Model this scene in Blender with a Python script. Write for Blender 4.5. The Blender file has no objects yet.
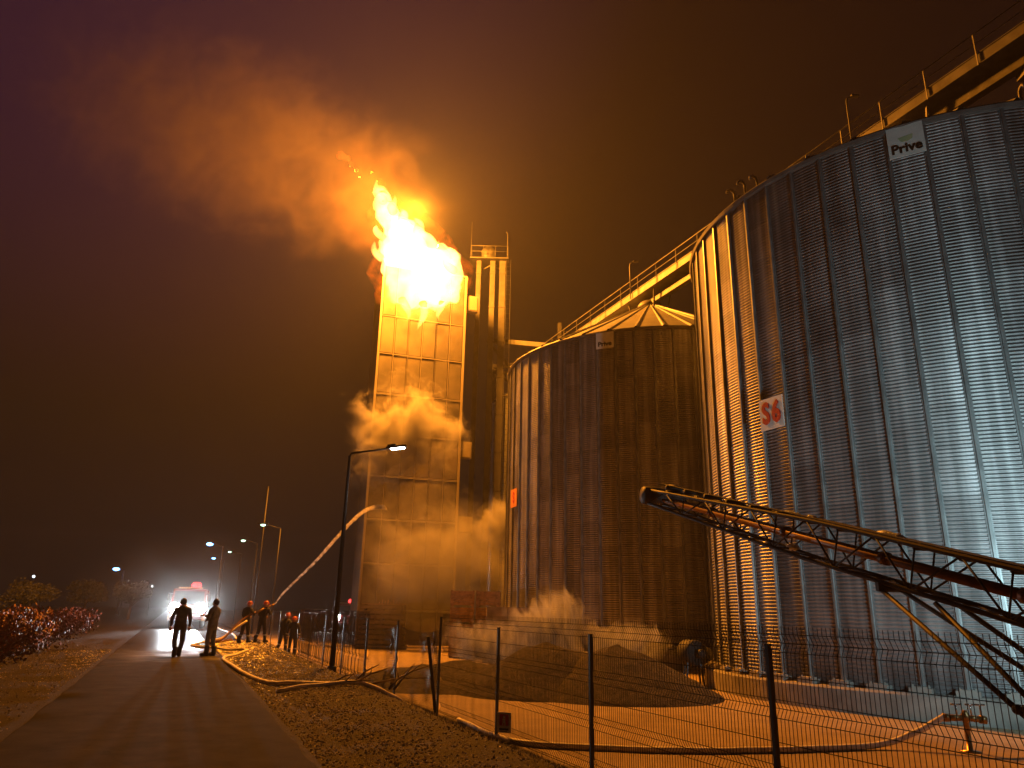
import bpy, bmesh, math, random
from mathutils import Vector, Matrix, noise
R = math.radians; PI = math.pi
sc = bpy.context.scene
rnd = random.Random(7)

# ---------------------------------------------------------------- camera
F = 738.0
def make_camera():
    cam = bpy.data.cameras.new('camera'); co = bpy.data.objects.new('camera', cam); sc.collection.objects.link(co)
    cam.sensor_width = 36; cam.lens = F / 1024 * 36; cam.clip_end = 2000; cam.clip_start = .05
    zc = Vector((48, 2400, -738)).normalized(); fw = Vector((0, 0, -1))
    yc = (fw - zc * fw.dot(zc)).normalized(); xc = yc.cross(zc)
    m = Matrix((xc, yc, zc)).to_4x4(); m.translation = (0, 0, 1.6)
    co.matrix_world = m
    sc.camera = co
make_camera()
sc.render.resolution_x = 1024; sc.render.resolution_y = 768
sc.view_settings.view_transform = 'Standard'; sc.view_settings.look = 'None'
sc.view_settings.exposure = 0; sc.view_settings.gamma = 1
cy = sc.cycles
cy.use_denoising = True
cy.max_bounces = 5; cy.diffuse_bounces = 2; cy.glossy_bounces = 2; cy.volume_bounces = 0
cy.transparent_max_bounces = 12; cy.sample_clamp_indirect = 4
cy.volume_step_rate = 1.0; cy.volume_max_steps = 160
cy.use_adaptive_sampling = True; cy.adaptive_threshold = .03

# ---------------------------------------------------------------- night sky
w = bpy.data.worlds.new('World'); sc.world = w; w.use_nodes = True
nt = w.node_tree; nt.nodes.clear()
def N(t, ty, **k):
    n = t.nodes.new(ty)
    for a, b in k.items(): setattr(n, a, b)
    return n
tc = N(nt, 'ShaderNodeTexCoord'); sx = N(nt, 'ShaderNodeSeparateXYZ'); nt.links.new(tc.outputs['Generated'], sx.inputs[0])
rz = N(nt, 'ShaderNodeValToRGB'); nt.links.new(sx.outputs['Z'], rz.inputs[0])
cr = rz.color_ramp
cr.elements[0].position = 0.0; cr.elements[0].color = (.009, .008, .009, 1)
cr.elements[1].position = 1.0; cr.elements[1].color = (.010, .003, .010, 1)
for p, c in ((.18, (.010, .008, .008, 1)), (.38, (.020, .009, .005, 1)), (.62, (.013, .004, .006, 1))):
    e = cr.elements.new(p); e.color = c
sky = N(nt, 'ShaderNodeTexSky', sky_type='NISHITA', sun_disc=False, sun_elevation=R(-6), sun_rotation=R(200))
bg2 = N(nt, 'ShaderNodeBackground'); bg2.inputs[1].default_value = .006; nt.links.new(sky.outputs[0], bg2.inputs[0])
bg = N(nt, 'ShaderNodeBackground'); 
pd = N(nt, 'ShaderNodeVectorMath', operation='DOT_PRODUCT'); nt.links.new(tc.outputs['Generated'], pd.inputs[0]); pd.inputs[1].default_value = Vector((-.42, .62, .78)).normalized()
pr = N(nt, 'ShaderNodeMapRange', interpolation_type='SMOOTHSTEP'); nt.links.new(pd.outputs['Value'], pr.inputs[0]); pr.inputs[1].default_value = .82; pr.inputs[2].default_value = 1
pm = N(nt, 'ShaderNodeMix', data_type='RGBA'); nt.links.new(pr.outputs[0], pm.inputs[0]); nt.links.new(rz.outputs[0], pm.inputs[6]); pm.inputs[7].default_value = (.040, .010, .055, 1)
nt.links.new(pm.outputs[2], bg.inputs[0]); bg.inputs[1].default_value = .34
ad = N(nt, 'ShaderNodeAddShader'); wo = N(nt, 'ShaderNodeOutputWorld')
nt.links.new(bg.outputs[0], ad.inputs[0]); nt.links.new(bg2.outputs[0], ad.inputs[1]); nt.links.new(ad.outputs[0], wo.inputs[0])

# ---------------------------------------------------------------- materials
def mat(name, col, rough=.6, metal=0., bump=0., bscale=20., var=0., vscale=3., spec=.5, coat=0):
    m = bpy.data.materials.new(name); m.use_nodes = True; t = m.node_tree
    b = t.nodes['Principled BSDF']; b.inputs['Base Color'].default_value = (*col, 1)
    b.inputs['Roughness'].default_value = rough; b.inputs['Metallic'].default_value = metal
    b.inputs['Specular IOR Level'].default_value = spec
    if bump or var:
        g = N(t, 'ShaderNodeTexCoord')
        if var:
            n = N(t, 'ShaderNodeTexNoise'); n.inputs['Scale'].default_value = vscale; n.inputs['Detail'].default_value = 6
            t.links.new(g.outputs['Object'], n.inputs['Vector'])
            r = N(t, 'ShaderNodeValToRGB'); r.color_ramp.elements[0].position = .3; r.color_ramp.elements[1].position = .7
            r.color_ramp.elements[0].color = (*[c * (1 - var) for c in col], 1)
            r.color_ramp.elements[1].color = (*[min(1, c * (1 + var)) for c in col], 1)
            t.links.new(n.outputs[0], r.inputs[0]); t.links.new(r.outputs[0], b.inputs['Base Color'])
        if bump:
            n2 = N(t, 'ShaderNodeTexNoise'); n2.inputs['Scale'].default_value = bscale; n2.inputs['Detail'].default_value = 8
            t.links.new(g.outputs['Object'], n2.inputs['Vector'])
            bn = N(t, 'ShaderNodeBump'); bn.inputs['Strength'].default_value = 1; bn.inputs['Distance'].default_value = bump
            t.links.new(n2.outputs[0], bn.inputs['Height']); t.links.new(bn.outputs[0], b.inputs['Normal'])
    return m
def emat(name, col, st):
    m = bpy.data.materials.new(name); m.use_nodes = True; t = m.node_tree; t.nodes.clear()
    e = N(t, 'ShaderNodeEmission'); e.inputs[0].default_value = (*col, 1); e.inputs[1].default_value = st
    o = N(t, 'ShaderNodeOutputMaterial'); t.links.new(e.outputs[0], o.inputs[0]); return m

def mth(t, op, a, b=None, c=None, clamp=False):
    n = N(t, 'ShaderNodeMath', operation=op); n.use_clamp = clamp
    for i, v in enumerate((a, b, c)):
        if v is None: continue
        if isinstance(v, (int, float)): n.inputs[i].default_value = v
        else: t.links.new(v, n.inputs[i])
    return n.outputs[0]

def steel_mat():
    # galvanised sheets: every sheet (one rib bay wide, one ring high) has its own tone and dullness
    m = bpy.data.materials.new('galvanised_sheet'); m.use_nodes = True; t = m.node_tree; b = t.nodes['Principled BSDF']
    g = N(t, 'ShaderNodeTexCoord'); s = N(t, 'ShaderNodeSeparateXYZ'); t.links.new(g.outputs['Object'], s.inputs[0])
    a = mth(t, 'ARCTAN2', s.outputs[1], s.outputs[0])
    q = mth(t, 'FLOOR', mth(t, 'MULTIPLY', a, 57 / (2 * PI)))
    zz = mth(t, 'FLOOR', mth(t, 'MULTIPLY', s.outputs[2], 1 / 1.17))
    c = N(t, 'ShaderNodeCombineXYZ'); t.links.new(q, c.inputs[0]); t.links.new(zz, c.inputs[1])
    wn = N(t, 'ShaderNodeTexWhiteNoise'); t.links.new(c.outputs[0], wn.inputs[0])
    n = N(t, 'ShaderNodeTexNoise'); n.inputs['Scale'].default_value = .9; n.inputs['Detail'].default_value = 7
    t.links.new(g.outputs['Object'], n.inputs['Vector'])
    v = mth(t, 'ADD', mth(t, 'MULTIPLY', wn.outputs[0], .14), mth(t, 'MULTIPLY', n.outputs[0], .35))
    v = mth(t, 'ADD', v, .13)
    mp = N(t, 'ShaderNodeMapping'); mp.inputs['Scale'].default_value = (3.2, 3.2, .16); t.links.new(g.outputs['Object'], mp.inputs['Vector'])
    st_ = N(t, 'ShaderNodeTexNoise'); st_.inputs['Scale'].default_value = 1; st_.inputs['Detail'].default_value = 6; t.links.new(mp.outputs[0], st_.inputs['Vector'])
    v = mth(t, 'MULTIPLY', v, mth(t, 'MULTIPLY_ADD', mth(t, 'MULTIPLY_ADD', st_.outputs[0], 4, -1.7, clamp=True), .55, .55))
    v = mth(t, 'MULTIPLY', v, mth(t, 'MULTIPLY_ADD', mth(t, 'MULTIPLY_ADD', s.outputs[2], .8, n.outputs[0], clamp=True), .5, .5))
    cc = N(t, 'ShaderNodeCombineColor'); t.links.new(v, cc.inputs[0]); t.links.new(v, cc.inputs[1]); t.links.new(mth(t, 'MULTIPLY', v, 1.04), cc.inputs[2])
    t.links.new(cc.outputs[0], b.inputs['Base Color'])
    t.links.new(mth(t, 'ADD', mth(t, 'MULTIPLY', n.outputs[0], .3), .36), b.inputs['Roughness'])
    b.inputs['Metallic'].default_value = .62
    return m

def zone_u(t):
    g = N(t, 'ShaderNodeTexCoord'); d = N(t, 'ShaderNodeVectorMath', operation='DOT_PRODUCT')
    t.links.new(g.outputs['Object'], d.inputs[0]); d.inputs[1].default_value = (.918, .3966, 0)
    return g, mth(t, 'SUBTRACT', d.outputs['Value'], 1.62)
def noise_n(t, g, sc_, det=6, rough=.6):
    n = N(t, 'ShaderNodeTexNoise'); n.inputs['Scale'].default_value = sc_; n.inputs['Detail'].default_value = det
    n.inputs['Roughness'].default_value = rough; t.links.new(g.outputs['Object'], n.inputs['Vector']); return n.outputs[0]
def ramp(t, f, stops):
    r = N(t, 'ShaderNodeValToRGB'); t.links.new(f, r.inputs[0])
    r.color_ramp.elements[0].position = stops[0][0]; r.color_ramp.elements[0].color = (*stops[0][1], 1)
    r.color_ramp.elements[1].position = stops[-1][0]; r.color_ramp.elements[1].color = (*stops[-1][1], 1)
    for p, c in stops[1:-1]:
        e = r.color_ramp.elements.new(p); e.color = (*c, 1)
    return r.outputs[0]
def mixc(t, f, a, b):
    m = N(t, 'ShaderNodeMix', data_type='RGBA'); t.links.new(f, m.inputs[0]); t.links.new(a, m.inputs[6]); t.links.new(b, m.inputs[7]); return m.outputs[2]

def ground_mat():
    m = bpy.data.materials.new('earth_and_yard'); m.use_nodes = True; t = m.node_tree; b = t.nodes['Principled BSDF']
    g, u = zone_u(t)
    n1 = noise_n(t, g, 1.2); n2 = noise_n(t, g, 5, 9, .8); n3 = noise_n(t, g, .35, 5)
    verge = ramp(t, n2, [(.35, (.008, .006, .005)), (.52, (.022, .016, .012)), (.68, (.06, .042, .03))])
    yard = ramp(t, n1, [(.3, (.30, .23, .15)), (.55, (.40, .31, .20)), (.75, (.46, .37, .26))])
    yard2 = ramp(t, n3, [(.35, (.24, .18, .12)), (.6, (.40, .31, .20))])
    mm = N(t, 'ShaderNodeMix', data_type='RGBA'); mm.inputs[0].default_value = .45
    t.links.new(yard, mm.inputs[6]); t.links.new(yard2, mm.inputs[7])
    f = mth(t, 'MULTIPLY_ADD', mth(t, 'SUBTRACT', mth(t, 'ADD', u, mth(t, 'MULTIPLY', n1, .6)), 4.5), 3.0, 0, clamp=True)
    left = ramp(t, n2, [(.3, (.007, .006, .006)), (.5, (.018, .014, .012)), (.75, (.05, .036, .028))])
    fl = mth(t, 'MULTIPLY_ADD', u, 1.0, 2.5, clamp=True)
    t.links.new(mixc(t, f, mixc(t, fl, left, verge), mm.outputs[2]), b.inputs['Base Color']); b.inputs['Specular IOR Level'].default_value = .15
    b.inputs['Roughness'].default_value = .85
    bn = N(t, 'ShaderNodeBump'); bn.inputs['Distance'].default_value = .05
    t.links.new(mth(t, 'ADD', n2, mth(t, 'MULTIPLY', noise_n(t, g, 40, 4), .4)), bn.inputs['Height']); bn.inputs['Strength'].default_value = .8
    t.links.new(bn.outputs[0], b.inputs['Normal'])
    return m
def road_mat():
    m = bpy.data.materials.new('worn_asphalt'); m.use_nodes = True; t = m.node_tree; b = t.nodes['Principled BSDF']
    g = N(t, 'ShaderNodeTexCoord')
    n1 = noise_n(t, g, .5, 6); n2 = noise_n(t, g, 90, 4, .7); n3 = noise_n(t, g, 2.2, 6)
    vo = N(t, 'ShaderNodeTexVoronoi', feature='DISTANCE_TO_EDGE'); vo.inputs['Scale'].default_value = .55
    wv = N(t, 'ShaderNodeVectorMath', operation='ADD'); nn = N(t, 'ShaderNodeTexNoise'); nn.inputs['Scale'].default_value = 1.7; nn.inputs['Detail'].default_value = 6
    t.links.new(g.outputs['Object'], nn.inputs['Vector']); t.links.new(g.outputs['Object'], wv.inputs[0]); t.links.new(nn.outputs[1], wv.inputs[1]); t.links.new(wv.outputs[0], vo.inputs['Vector'])
    crack = mth(t, 'MULTIPLY', vo.outputs[0], 60, clamp=True)
    n3 = mth(t, 'MULTIPLY', n3, mth(t, 'MULTIPLY_ADD', crack, .3, .7))
    t.links.new(ramp(t, n3, [(.3, (.018, .017, .017)), (.6, (.032, .028, .026)), (.8, (.048, .042, .038))]), b.inputs['Base Color'])
    d = N(t, 'ShaderNodeVectorMath', operation='DOT_PRODUCT'); t.links.new(g.outputs['Object'], d.inputs[0]); d.inputs[1].default_value = (-.3966, .918, 0)
    wet = mth(t, 'MULTIPLY_ADD', mth(t, 'ADD', d.outputs['Value'], mth(t, 'MULTIPLY', n1, 16)), 1 / 7, -33 / 7, clamp=True)   # hose water lies on the road further on
    t.links.new(mth(t, 'MULTIPLY_ADD', wet, -.6, .92), b.inputs['Roughness'])
    t.links.new(mth(t, 'MULTIPLY_ADD', wet, .45, .05), b.inputs['Specular IOR Level'])
    bn = N(t, 'ShaderNodeBump'); bn.inputs['Distance'].default_value = .007; t.links.new(n2, bn.inputs['Height'])
    t.links.new(bn.outputs[0], b.inputs['Normal']); return m
def grain_mat():
    m = bpy.data.materials.new('dark_grain'); m.use_nodes = True; t = m.node_tree; b = t.nodes['Principled BSDF']
    g = N(t, 'ShaderNodeTexCoord')
    t.links.new(ramp(t, noise_n(t, g, 6, 8, .7), [(.35, (.014, .011, .009)), (.65, (.11, .085, .06))]), b.inputs['Base Color'])
    b.inputs['Roughness'].default_value = .95
    bn = N(t, 'ShaderNodeBump'); bn.inputs['Distance'].default_value = .12; t.links.new(noise_n(t, g, 9, 9, .8), bn.inputs['Height'])
    t.links.new(bn.outputs[0], b.inputs['Normal']); return m

M = dict(
 steel=steel_mat(), ground=ground_mat(), road=road_mat(), grain=grain_mat(),
 rib=mat('rib_steel', (.27, .28, .29), .48, .55, var=.3, vscale=2),
 roof=mat('roof_steel', (.30, .30, .30), .5, .3, var=.2, vscale=1),
 conc=mat('concrete', (.26, .24, .22), .85, bump=.01, bscale=12, var=.35, vscale=1.5),
 galv=mat('galvanised_steel', (.125, .12, .115), .6, .2, var=.35, vscale=2),
 darksteel=mat('dark_steel', (.05, .05, .055), .5, .4, var=.3, vscale=5),
 sooty=mat('sooty_steel', (.028, .026, .025), .7, .1, var=.5, vscale=1.5),
 boom=mat('boom_paint', (.014, .007, .006), .65, .1, var=.4, vscale=6),
 tube=mat('rusty_tube', (.14, .055, .03), .5, .4, var=.35, vscale=5),
 wrap=mat('plastic_wrap', (.55, .6, .58), .12, 0, bump=.02, bscale=25),
 white=mat('sign_white', (.85, .87, .85), .5, var=.12, vscale=2), black=mat('sign_black', (.015, .015, .015), .5),
 red=mat('sign_red', (.55, .03, .03), .5), green=mat('sign_green', (.5, .6, .35), .6),
 orange=mat('orange_paint', (.75, .30, .08), .5, var=.15),
 clad=mat('tower_cladding', (.055, .046, .038), .7, .1, bump=.012, bscale=2, var=.7, vscale=.45),
 trim=mat('tower_trim', (.15, .13, .11), .6, .2),
 elev=mat('elevator_steel', (.026, .025, .024), .65, .15, var=.4, vscale=1.5),
 wood=mat('pallet_wood', (.30, .20, .12), .8, bump=.004, var=.4, vscale=6),
 slab=mat('slab', (.12, .105, .09), .85, var=.4, vscale=4, bump=.01),
 block=mat('grey_block', (.24, .21, .20), .85, var=.3, vscale=2, bump=.01),
 rubber=mat('rubber', (.02, .02, .02), .7), hose=mat('canvas_hose', (.72, .66, .56), .7, var=.25, vscale=9),
 wire=mat('fence_wire', (.09, .095, .10), .45, .5), post=mat('fence_post', (.08, .085, .09), .5, .4),
 pole=mat('pole_paint', (.035, .035, .038), .5, .4),
 cloth=mat('dark_cloth', (.035, .035, .045), .8, bump=.01, bscale=9, var=.3, vscale=7),
 cloth2=mat('grey_cloth', (.10, .10, .11), .8, bump=.01, bscale=9, var=.3, vscale=7),
 skin=mat('skin', (.42, .24, .17), .55), helmet=mat('helmet', (.35, .05, .03), .3), hair=mat('hair', (.02, .015, .012), .6),
 lightcloth=mat('light_grey_cloth', (.22, .22, .2), .8, var=.3, vscale=7),
 refl=mat('reflective_tape', (.8, .85, .8), .25, .3), boot=mat('boot', (.02, .02, .02), .5),
 truck=mat('truck_red', (.13, .01, .008), .35), truckw=mat('truck_white', (.6, .6, .6), .3), glass=mat('cab_glass', (.02, .025, .03), .05),
 chrome=mat('chrome', (.5, .5, .5), .2, .9),
 leaf=mat('hedge_leaf', (.12, .035, .025), .55, var=.4, vscale=4), leaf2=mat('tree_leaf', (.05, .055, .03), .6, var=.4, vscale=3),
 bark=mat('bark', (.09, .065, .045), .9, bump=.02), twig=mat('twig', (.16, .12, .08), .8),
 stone=mat('stone', (.42, .36, .28), .32, var=.8, vscale=14, spec=.8),
 brass=mat('brass', (.30, .19, .08), .35, .8),
 e_head=emat('headlight', (.85, .95, 1), 160), e_red=emat('beacon_red', (1, .03, .03), 6), e_lamp=emat('lamp_lens', (.9, 1, .95), 60),
 e_blue=emat('lamp_blue', (.16, .45, 1), 9), e_far=emat('lamp_far', (.6, 1, .7), 4), e_flood=emat('flood_lens', (.75, .9, 1), 60),
 e_small=emat('lamp_small', (.85, .95, 1), 3), jet=None)

# ---------------------------------------------------------------- mesh helpers
def orient(d):
    return Vector(d).normalized().to_track_quat('Z', 'Y').to_matrix()
class MB:
    def __init__(s): s.v = []; s.f = []; s.sm = []; s.mi = []; s.cur = 0
    def add(s, vs, fs, smooth=False):
        o = len(s.v); s.v += [tuple(v) for v in vs]; s.f += [tuple(i + o for i in f) for f in fs]
        s.sm += [smooth] * len(fs); s.mi += [s.cur] * len(fs); return s
    def box(s, c, size, rot=None):
        hx, hy, hz = [a / 2 for a in size]; c = Vector(c)
        vs = [Vector((x, y, z)) for x in (-hx, hx) for y in (-hy, hy) for z in (-hz, hz)]
        if rot is not None: vs = [rot @ v for v in vs]
        return s.add([v + c for v in vs], [(0, 1, 3, 2), (4, 6, 7, 5), (0, 4, 5, 1), (2, 3, 7, 6), (0, 2, 6, 4), (1, 5, 7, 3)])
    def bar(s, a, b, wx, wy=None, up=(0, 0, 1)):
        a = Vector(a); b = Vector(b); d = (b - a).normalized(); wy = wy or wx
        up = Vector(up)
        if abs(d.dot(up)) > .98: up = Vector((1, 0, 0))
        x = d.cross(up).normalized(); y = x.cross(d)
        vs = []
        for p in (a, b):
            for i, j in ((-1, -1), (1, -1), (1, 1), (-1, 1)): vs.append(p + x * i * wx / 2 + y * j * wy / 2)
        return s.add(vs, [(3, 2, 1, 0), (4, 5, 6, 7), (0, 1, 5, 4), (1, 2, 6, 5), (2, 3, 7, 6), (3, 0, 4, 7)])
    def tube(s, pts, r, n=8, smooth=True, caps=True):
        pts = [Vector(p) for p in pts]; rs = r if isinstance(r, (list, tuple)) else [r] * len(pts)
        vs = []; fs = []; prev = None
        for i, p in enumerate(pts):
            d = (pts[min(i + 1, len(pts) - 1)] - pts[max(i - 1, 0)]).normalized()
            if prev is None:
                up = Vector((0, 0, 1)) if abs(d.z) < .9 else Vector((1, 0, 0)); x = d.cross(up).normalized()
            else: x = (prev - d * prev.dot(d)).normalized()
            prev = x; y = d.cross(x)
            for k in range(n):
                a = 2 * PI * k / n; vs.append(p + (x * math.cos(a) + y * math.sin(a)) * rs[i])
        for i in range(len(pts) - 1):
            for k in range(n):
                k2 = (k + 1) % n; fs.append((i * n + k, i * n + k2, (i + 1) * n + k2, (i + 1) * n + k))
        if caps: fs.append(tuple(range(n))[::-1]); fs.append(tuple((len(pts) - 1) * n + k for k in range(n)))
        return s.add(vs, fs, smooth)
    def lathe(s, prof, n=24, c=(0, 0, 0), axis=None, smooth=True):
        c = Vector(c); m = orient(axis) if axis is not None else Matrix.Identity(3); vs = []; fs = []
        for r, z in prof:
            for k in range(n):
                a = 2 * PI * k / n; vs.append(c + m @ Vector((r * math.cos(a), r * math.sin(a), z)))
        for i in range(len(prof) - 1):
            for k in range(n):
                k2 = (k + 1) % n; fs.append((i * n + k, i * n + k2, (i + 1) * n + k2, (i + 1) * n + k))
        fs.append(tuple(range(n))[::-1]); fs.append(tuple((len(prof) - 1) * n + k for k in range(n)))
        return s.add(vs, fs, smooth)
    def ball(s, c, r, n=12, m=8, sc_=(1, 1, 1)):
        prof = []; vs = []; fs = []; c = Vector(c)
        for i in range(m + 1):
            t = PI * i / m
            for k in range(n):
                a = 2 * PI * k / n
                vs.append(c + Vector((r * sc_[0] * math.sin(t) * math.cos(a), r * sc_[1] * math.sin(t) * math.sin(a), -r * sc_[2] * math.cos(t))))
        for i in range(m):
            for k in range(n):
                k2 = (k + 1) % n; fs.append((i * n + k, i * n + k2, (i + 1) * n + k2, (i + 1) * n + k))
        return s.add(vs, fs, True)
    def build(s, name, m, parent=None, world=False, recalc=False):
        me = bpy.data.meshes.new(name)
        vs = s.v
        if world and parent is not None:
            l = parent.location; vs = [(v[0] - l.x, v[1] - l.y, v[2] - l.z) for v in vs]
        me.from_pydata(vs, [], s.f); me.polygons.foreach_set('use_smooth', s.sm)
        me.polygons.foreach_set('material_index', s.mi)
        for mm in (m if isinstance(m, (list, tuple)) else [m]): me.materials.append(mm)
        me.update()
        if recalc:
            b = bmesh.new(); b.from_mesh(me); bmesh.ops.remove_doubles(b, verts=b.verts, dist=1e-5); bmesh.ops.recalc_face_normals(b, faces=b.faces); b.to_mesh(me); b.free()
        o = bpy.data.objects.new(name, me); sc.collection.objects.link(o)
        if parent is not None: o.parent = parent
        return o
def tag(o, label=None, cat=None, group=None, kind=None):
    if label: o['label'] = label
    if cat: o['category'] = cat
    if group: o['group'] = group
    if kind: o['kind'] = kind
    return o
def empty(name, loc=(0, 0, 0), rz=0, label=None, cat=None, group=None, kind=None):
    o = bpy.data.objects.new(name, None); sc.collection.objects.link(o); o.location = loc; o.rotation_euler = (0, 0, rz)
    o.empty_display_size = .2
    return tag(o, label, cat, group, kind)
def copy_tree(o, parent=None):
    c = o.copy(); sc.collection.objects.link(c)
    if parent is not None: c.parent = parent
    for ch in [x for x in sc.objects if x.parent == o]: copy_tree(ch, c)
    return c
def lamp(kind, name, loc, energy, col, parent=None, **k):
    l = bpy.data.lights.new(name, kind); l.energy = energy; l.color = col
    for a, b in k.items(): setattr(l, a, b)
    o = bpy.data.objects.new(name, l); sc.collection.objects.link(o); o.location = loc
    if parent is not None:
        o.parent = parent; o.location = Vector(loc) - parent.location
    return o

# ---------------------------------------------------------------- terrain
DN = Vector((.918, .3966, 0)); DS = Vector((-.3966, .918, 0)); U0 = 1.62
def us(u, s_): p = DN * (u + U0) + DS * s_; return p.x, p.y
def u_of(x, y): return DN.x * x + DN.y * y - U0
def lerp_tab(u, tab):
    if u <= tab[0][0]: return tab[0][1]
    for (a, za), (b, zb) in zip(tab, tab[1:]):
        if u <= b:
            t = (u - a) / (b - a); t = t * t * (3 - 2 * t); return za + (zb - za) * t
    return tab[-1][1]
TAB = [(-14, -.5), (-7, -.25), (-4.2, -.04), (-3.3, -.02), (0, -.02), (.45, -.07), (1.0, .0), (2.1, .02), (4.15, -.70), (6, -.7)]
def gz(x, y):
    u = u_of(x, y); z = lerp_tab(u, TAB)
    if -3.25 < u < -.0: return z
    a = .035 if (u > .2 and u < 4.0) else (.012 if u > 0 else .06)
    k = min(1, max(0, (u - .1)) * 2) if u > 0 else min(1, (-3.3 - u) * 2)
    return z + a * max(0, k) * (noise.noise((x * 1.3, y * 1.3, 0)) + .5 * noise.noise((x * 3.7, y * 3.7, 4)))
def axis_list(dense, step, far):
    a, b = dense; l = [a + i * step for i in range(int((b - a) / step) + 1)]
    q = step; x = l[-1]
    while x < far: q *= 1.35; x += q; l.append(x)
    q = step; x = a
    while x > -far: q *= 1.35; x -= q; l.insert(0, x)
    return l
ul = axis_list((-8, 8), .2, 380); sl = axis_list((0, 42), .25, 380)
g = MB(); vs = []
for s_ in sl:
    for u in ul:
        x, y = us(u, s_); vs.append((x, y, gz(x, y)))
nu = len(ul)
g.add(vs, [(j * nu + i, j * nu + i + 1, (j + 1) * nu + i + 1, (j + 1) * nu + i) for j in range(len(sl) - 1) for i in range(nu - 1)], True)
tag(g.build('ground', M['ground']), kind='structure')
g = MB(); vs = []; rs_ = [-3 + .35 * i for i in range(260)] + [88 + 4 * i for i in range(1, 60)]
for s_ in rs_:
    for u in (-3.3, -3.25, -2.4, -1.6, -.8, -.06, .0):
        e = 0
        if u in (-3.3, .0): e = .09 * noise.noise((s_ * 1.1, u, 0)) + .04 * noise.noise((s_ * 5, u, 3))
        x, y = us(u + e * (1 if u == 0 else 1), s_)
        vs.append((x, y, -.03 if u in (-3.3, .0) else .012))
g.add(vs, [(j * 7 + i, j * 7 + i + 1, (j + 1) * 7 + i + 1, (j + 1) * 7 + i) for j in range(len(rs_) - 1) for i in range(6)], True)
tag(g.build('road', M['road']), kind='structure')
# gravel on both verges
g = MB()
def stone(g, x, y, r, rr=rnd):
    z = gz(x, y) + r * .25; vs = []
    for d in ((1, 0, 0), (0, 1, 0), (-1, 0, 0), (0, -1, 0), (0, 0, .7), (0, 0, -.7)):
        k = r * rr.uniform(.6, 1.25); vs.append((x + d[0] * k, y + d[1] * k, z + d[2] * k))
    g.add(vs, [(0, 1, 4), (1, 2, 4), (2, 3, 4), (3, 0, 4), (1, 0, 5), (2, 1, 5), (3, 2, 5), (0, 3, 5)])
for i in range(16000):
    s_ = 5 + 34 * rnd.random() ** 1.6; u = abs(rnd.gauss(.9, .75)) + .08
    if u > 3.6: continue
    stone(g, *us(u, s_), rnd.uniform(.005, .016) * (1 + .03 * s_))
for i in range(1500):
    s_ = 8 + 24 * rnd.random() ** 1.4; u = -3.4 - abs(rnd.gauss(0, 1.1)); stone(g, *us(u, s_), rnd.uniform(.005, .016) * (1 + .03 * s_))
tag(g.build('gravel', M['stone']), kind='stuff', label='loose pale gravel scattered along both road verges', cat='gravel')

# ---------------------------------------------------------------- silos
RS = 8.75; NR = 57; STEP = 2 * PI / NR; ZF = -.1; ZE = 15.3; ZG = -.7
def text_mesh(txt, size, bold=.02, ext=.004, squeeze=1):
    c = bpy.data.curves.new('t', 'FONT'); c.body = txt; c.size = size; c.offset = bold * .3; c.extrude = ext; c.align_x = 'CENTER'; c.align_y = 'CENTER'
    o = bpy.data.objects.new('t', c); sc.collection.objects.link(o); dg = bpy.context.evaluated_depsgraph_get()
    me = bpy.data.meshes.new_from_object(o.evaluated_get(dg)); bpy.data.objects.remove(o)
    vs = [tuple(v.co) for v in me.vertices]; fs = [tuple(p.vertices) for p in me.polygons]; bpy.data.meshes.remove(me)
    return [(v[0] * squeeze, v[1], v[2]) for v in vs], fs
def wall_mesh():
    g = MB(); pitch = .10; n = int((ZE - ZF) / pitch); seg = 6
    cols = []
    for k in range(NR):
        for j in range(2): cols.append((k + j / 2) * STEP)
    nc = len(cols); cs = [(math.cos(a), math.sin(a)) for a in cols]; vs = []; fs = []
    rows = n * seg + 1
    for i in range(rows):
        z = (ZE - ZF) * i / (rows - 1); r = RS + .017 * math.sin(2 * PI * i / seg)
        vs += [(r * c, r * s_, z) for c, s_ in cs]
    for i in range(rows - 1):
        for k in range(nc): fs.append((i * nc + k, i * nc + (k + 1) % nc, (i + 1) * nc + (k + 1) % nc, (i + 1) * nc + k))
    g.add(vs, fs, True); return g
WALL = None; RIBME = FOOTME = None
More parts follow.
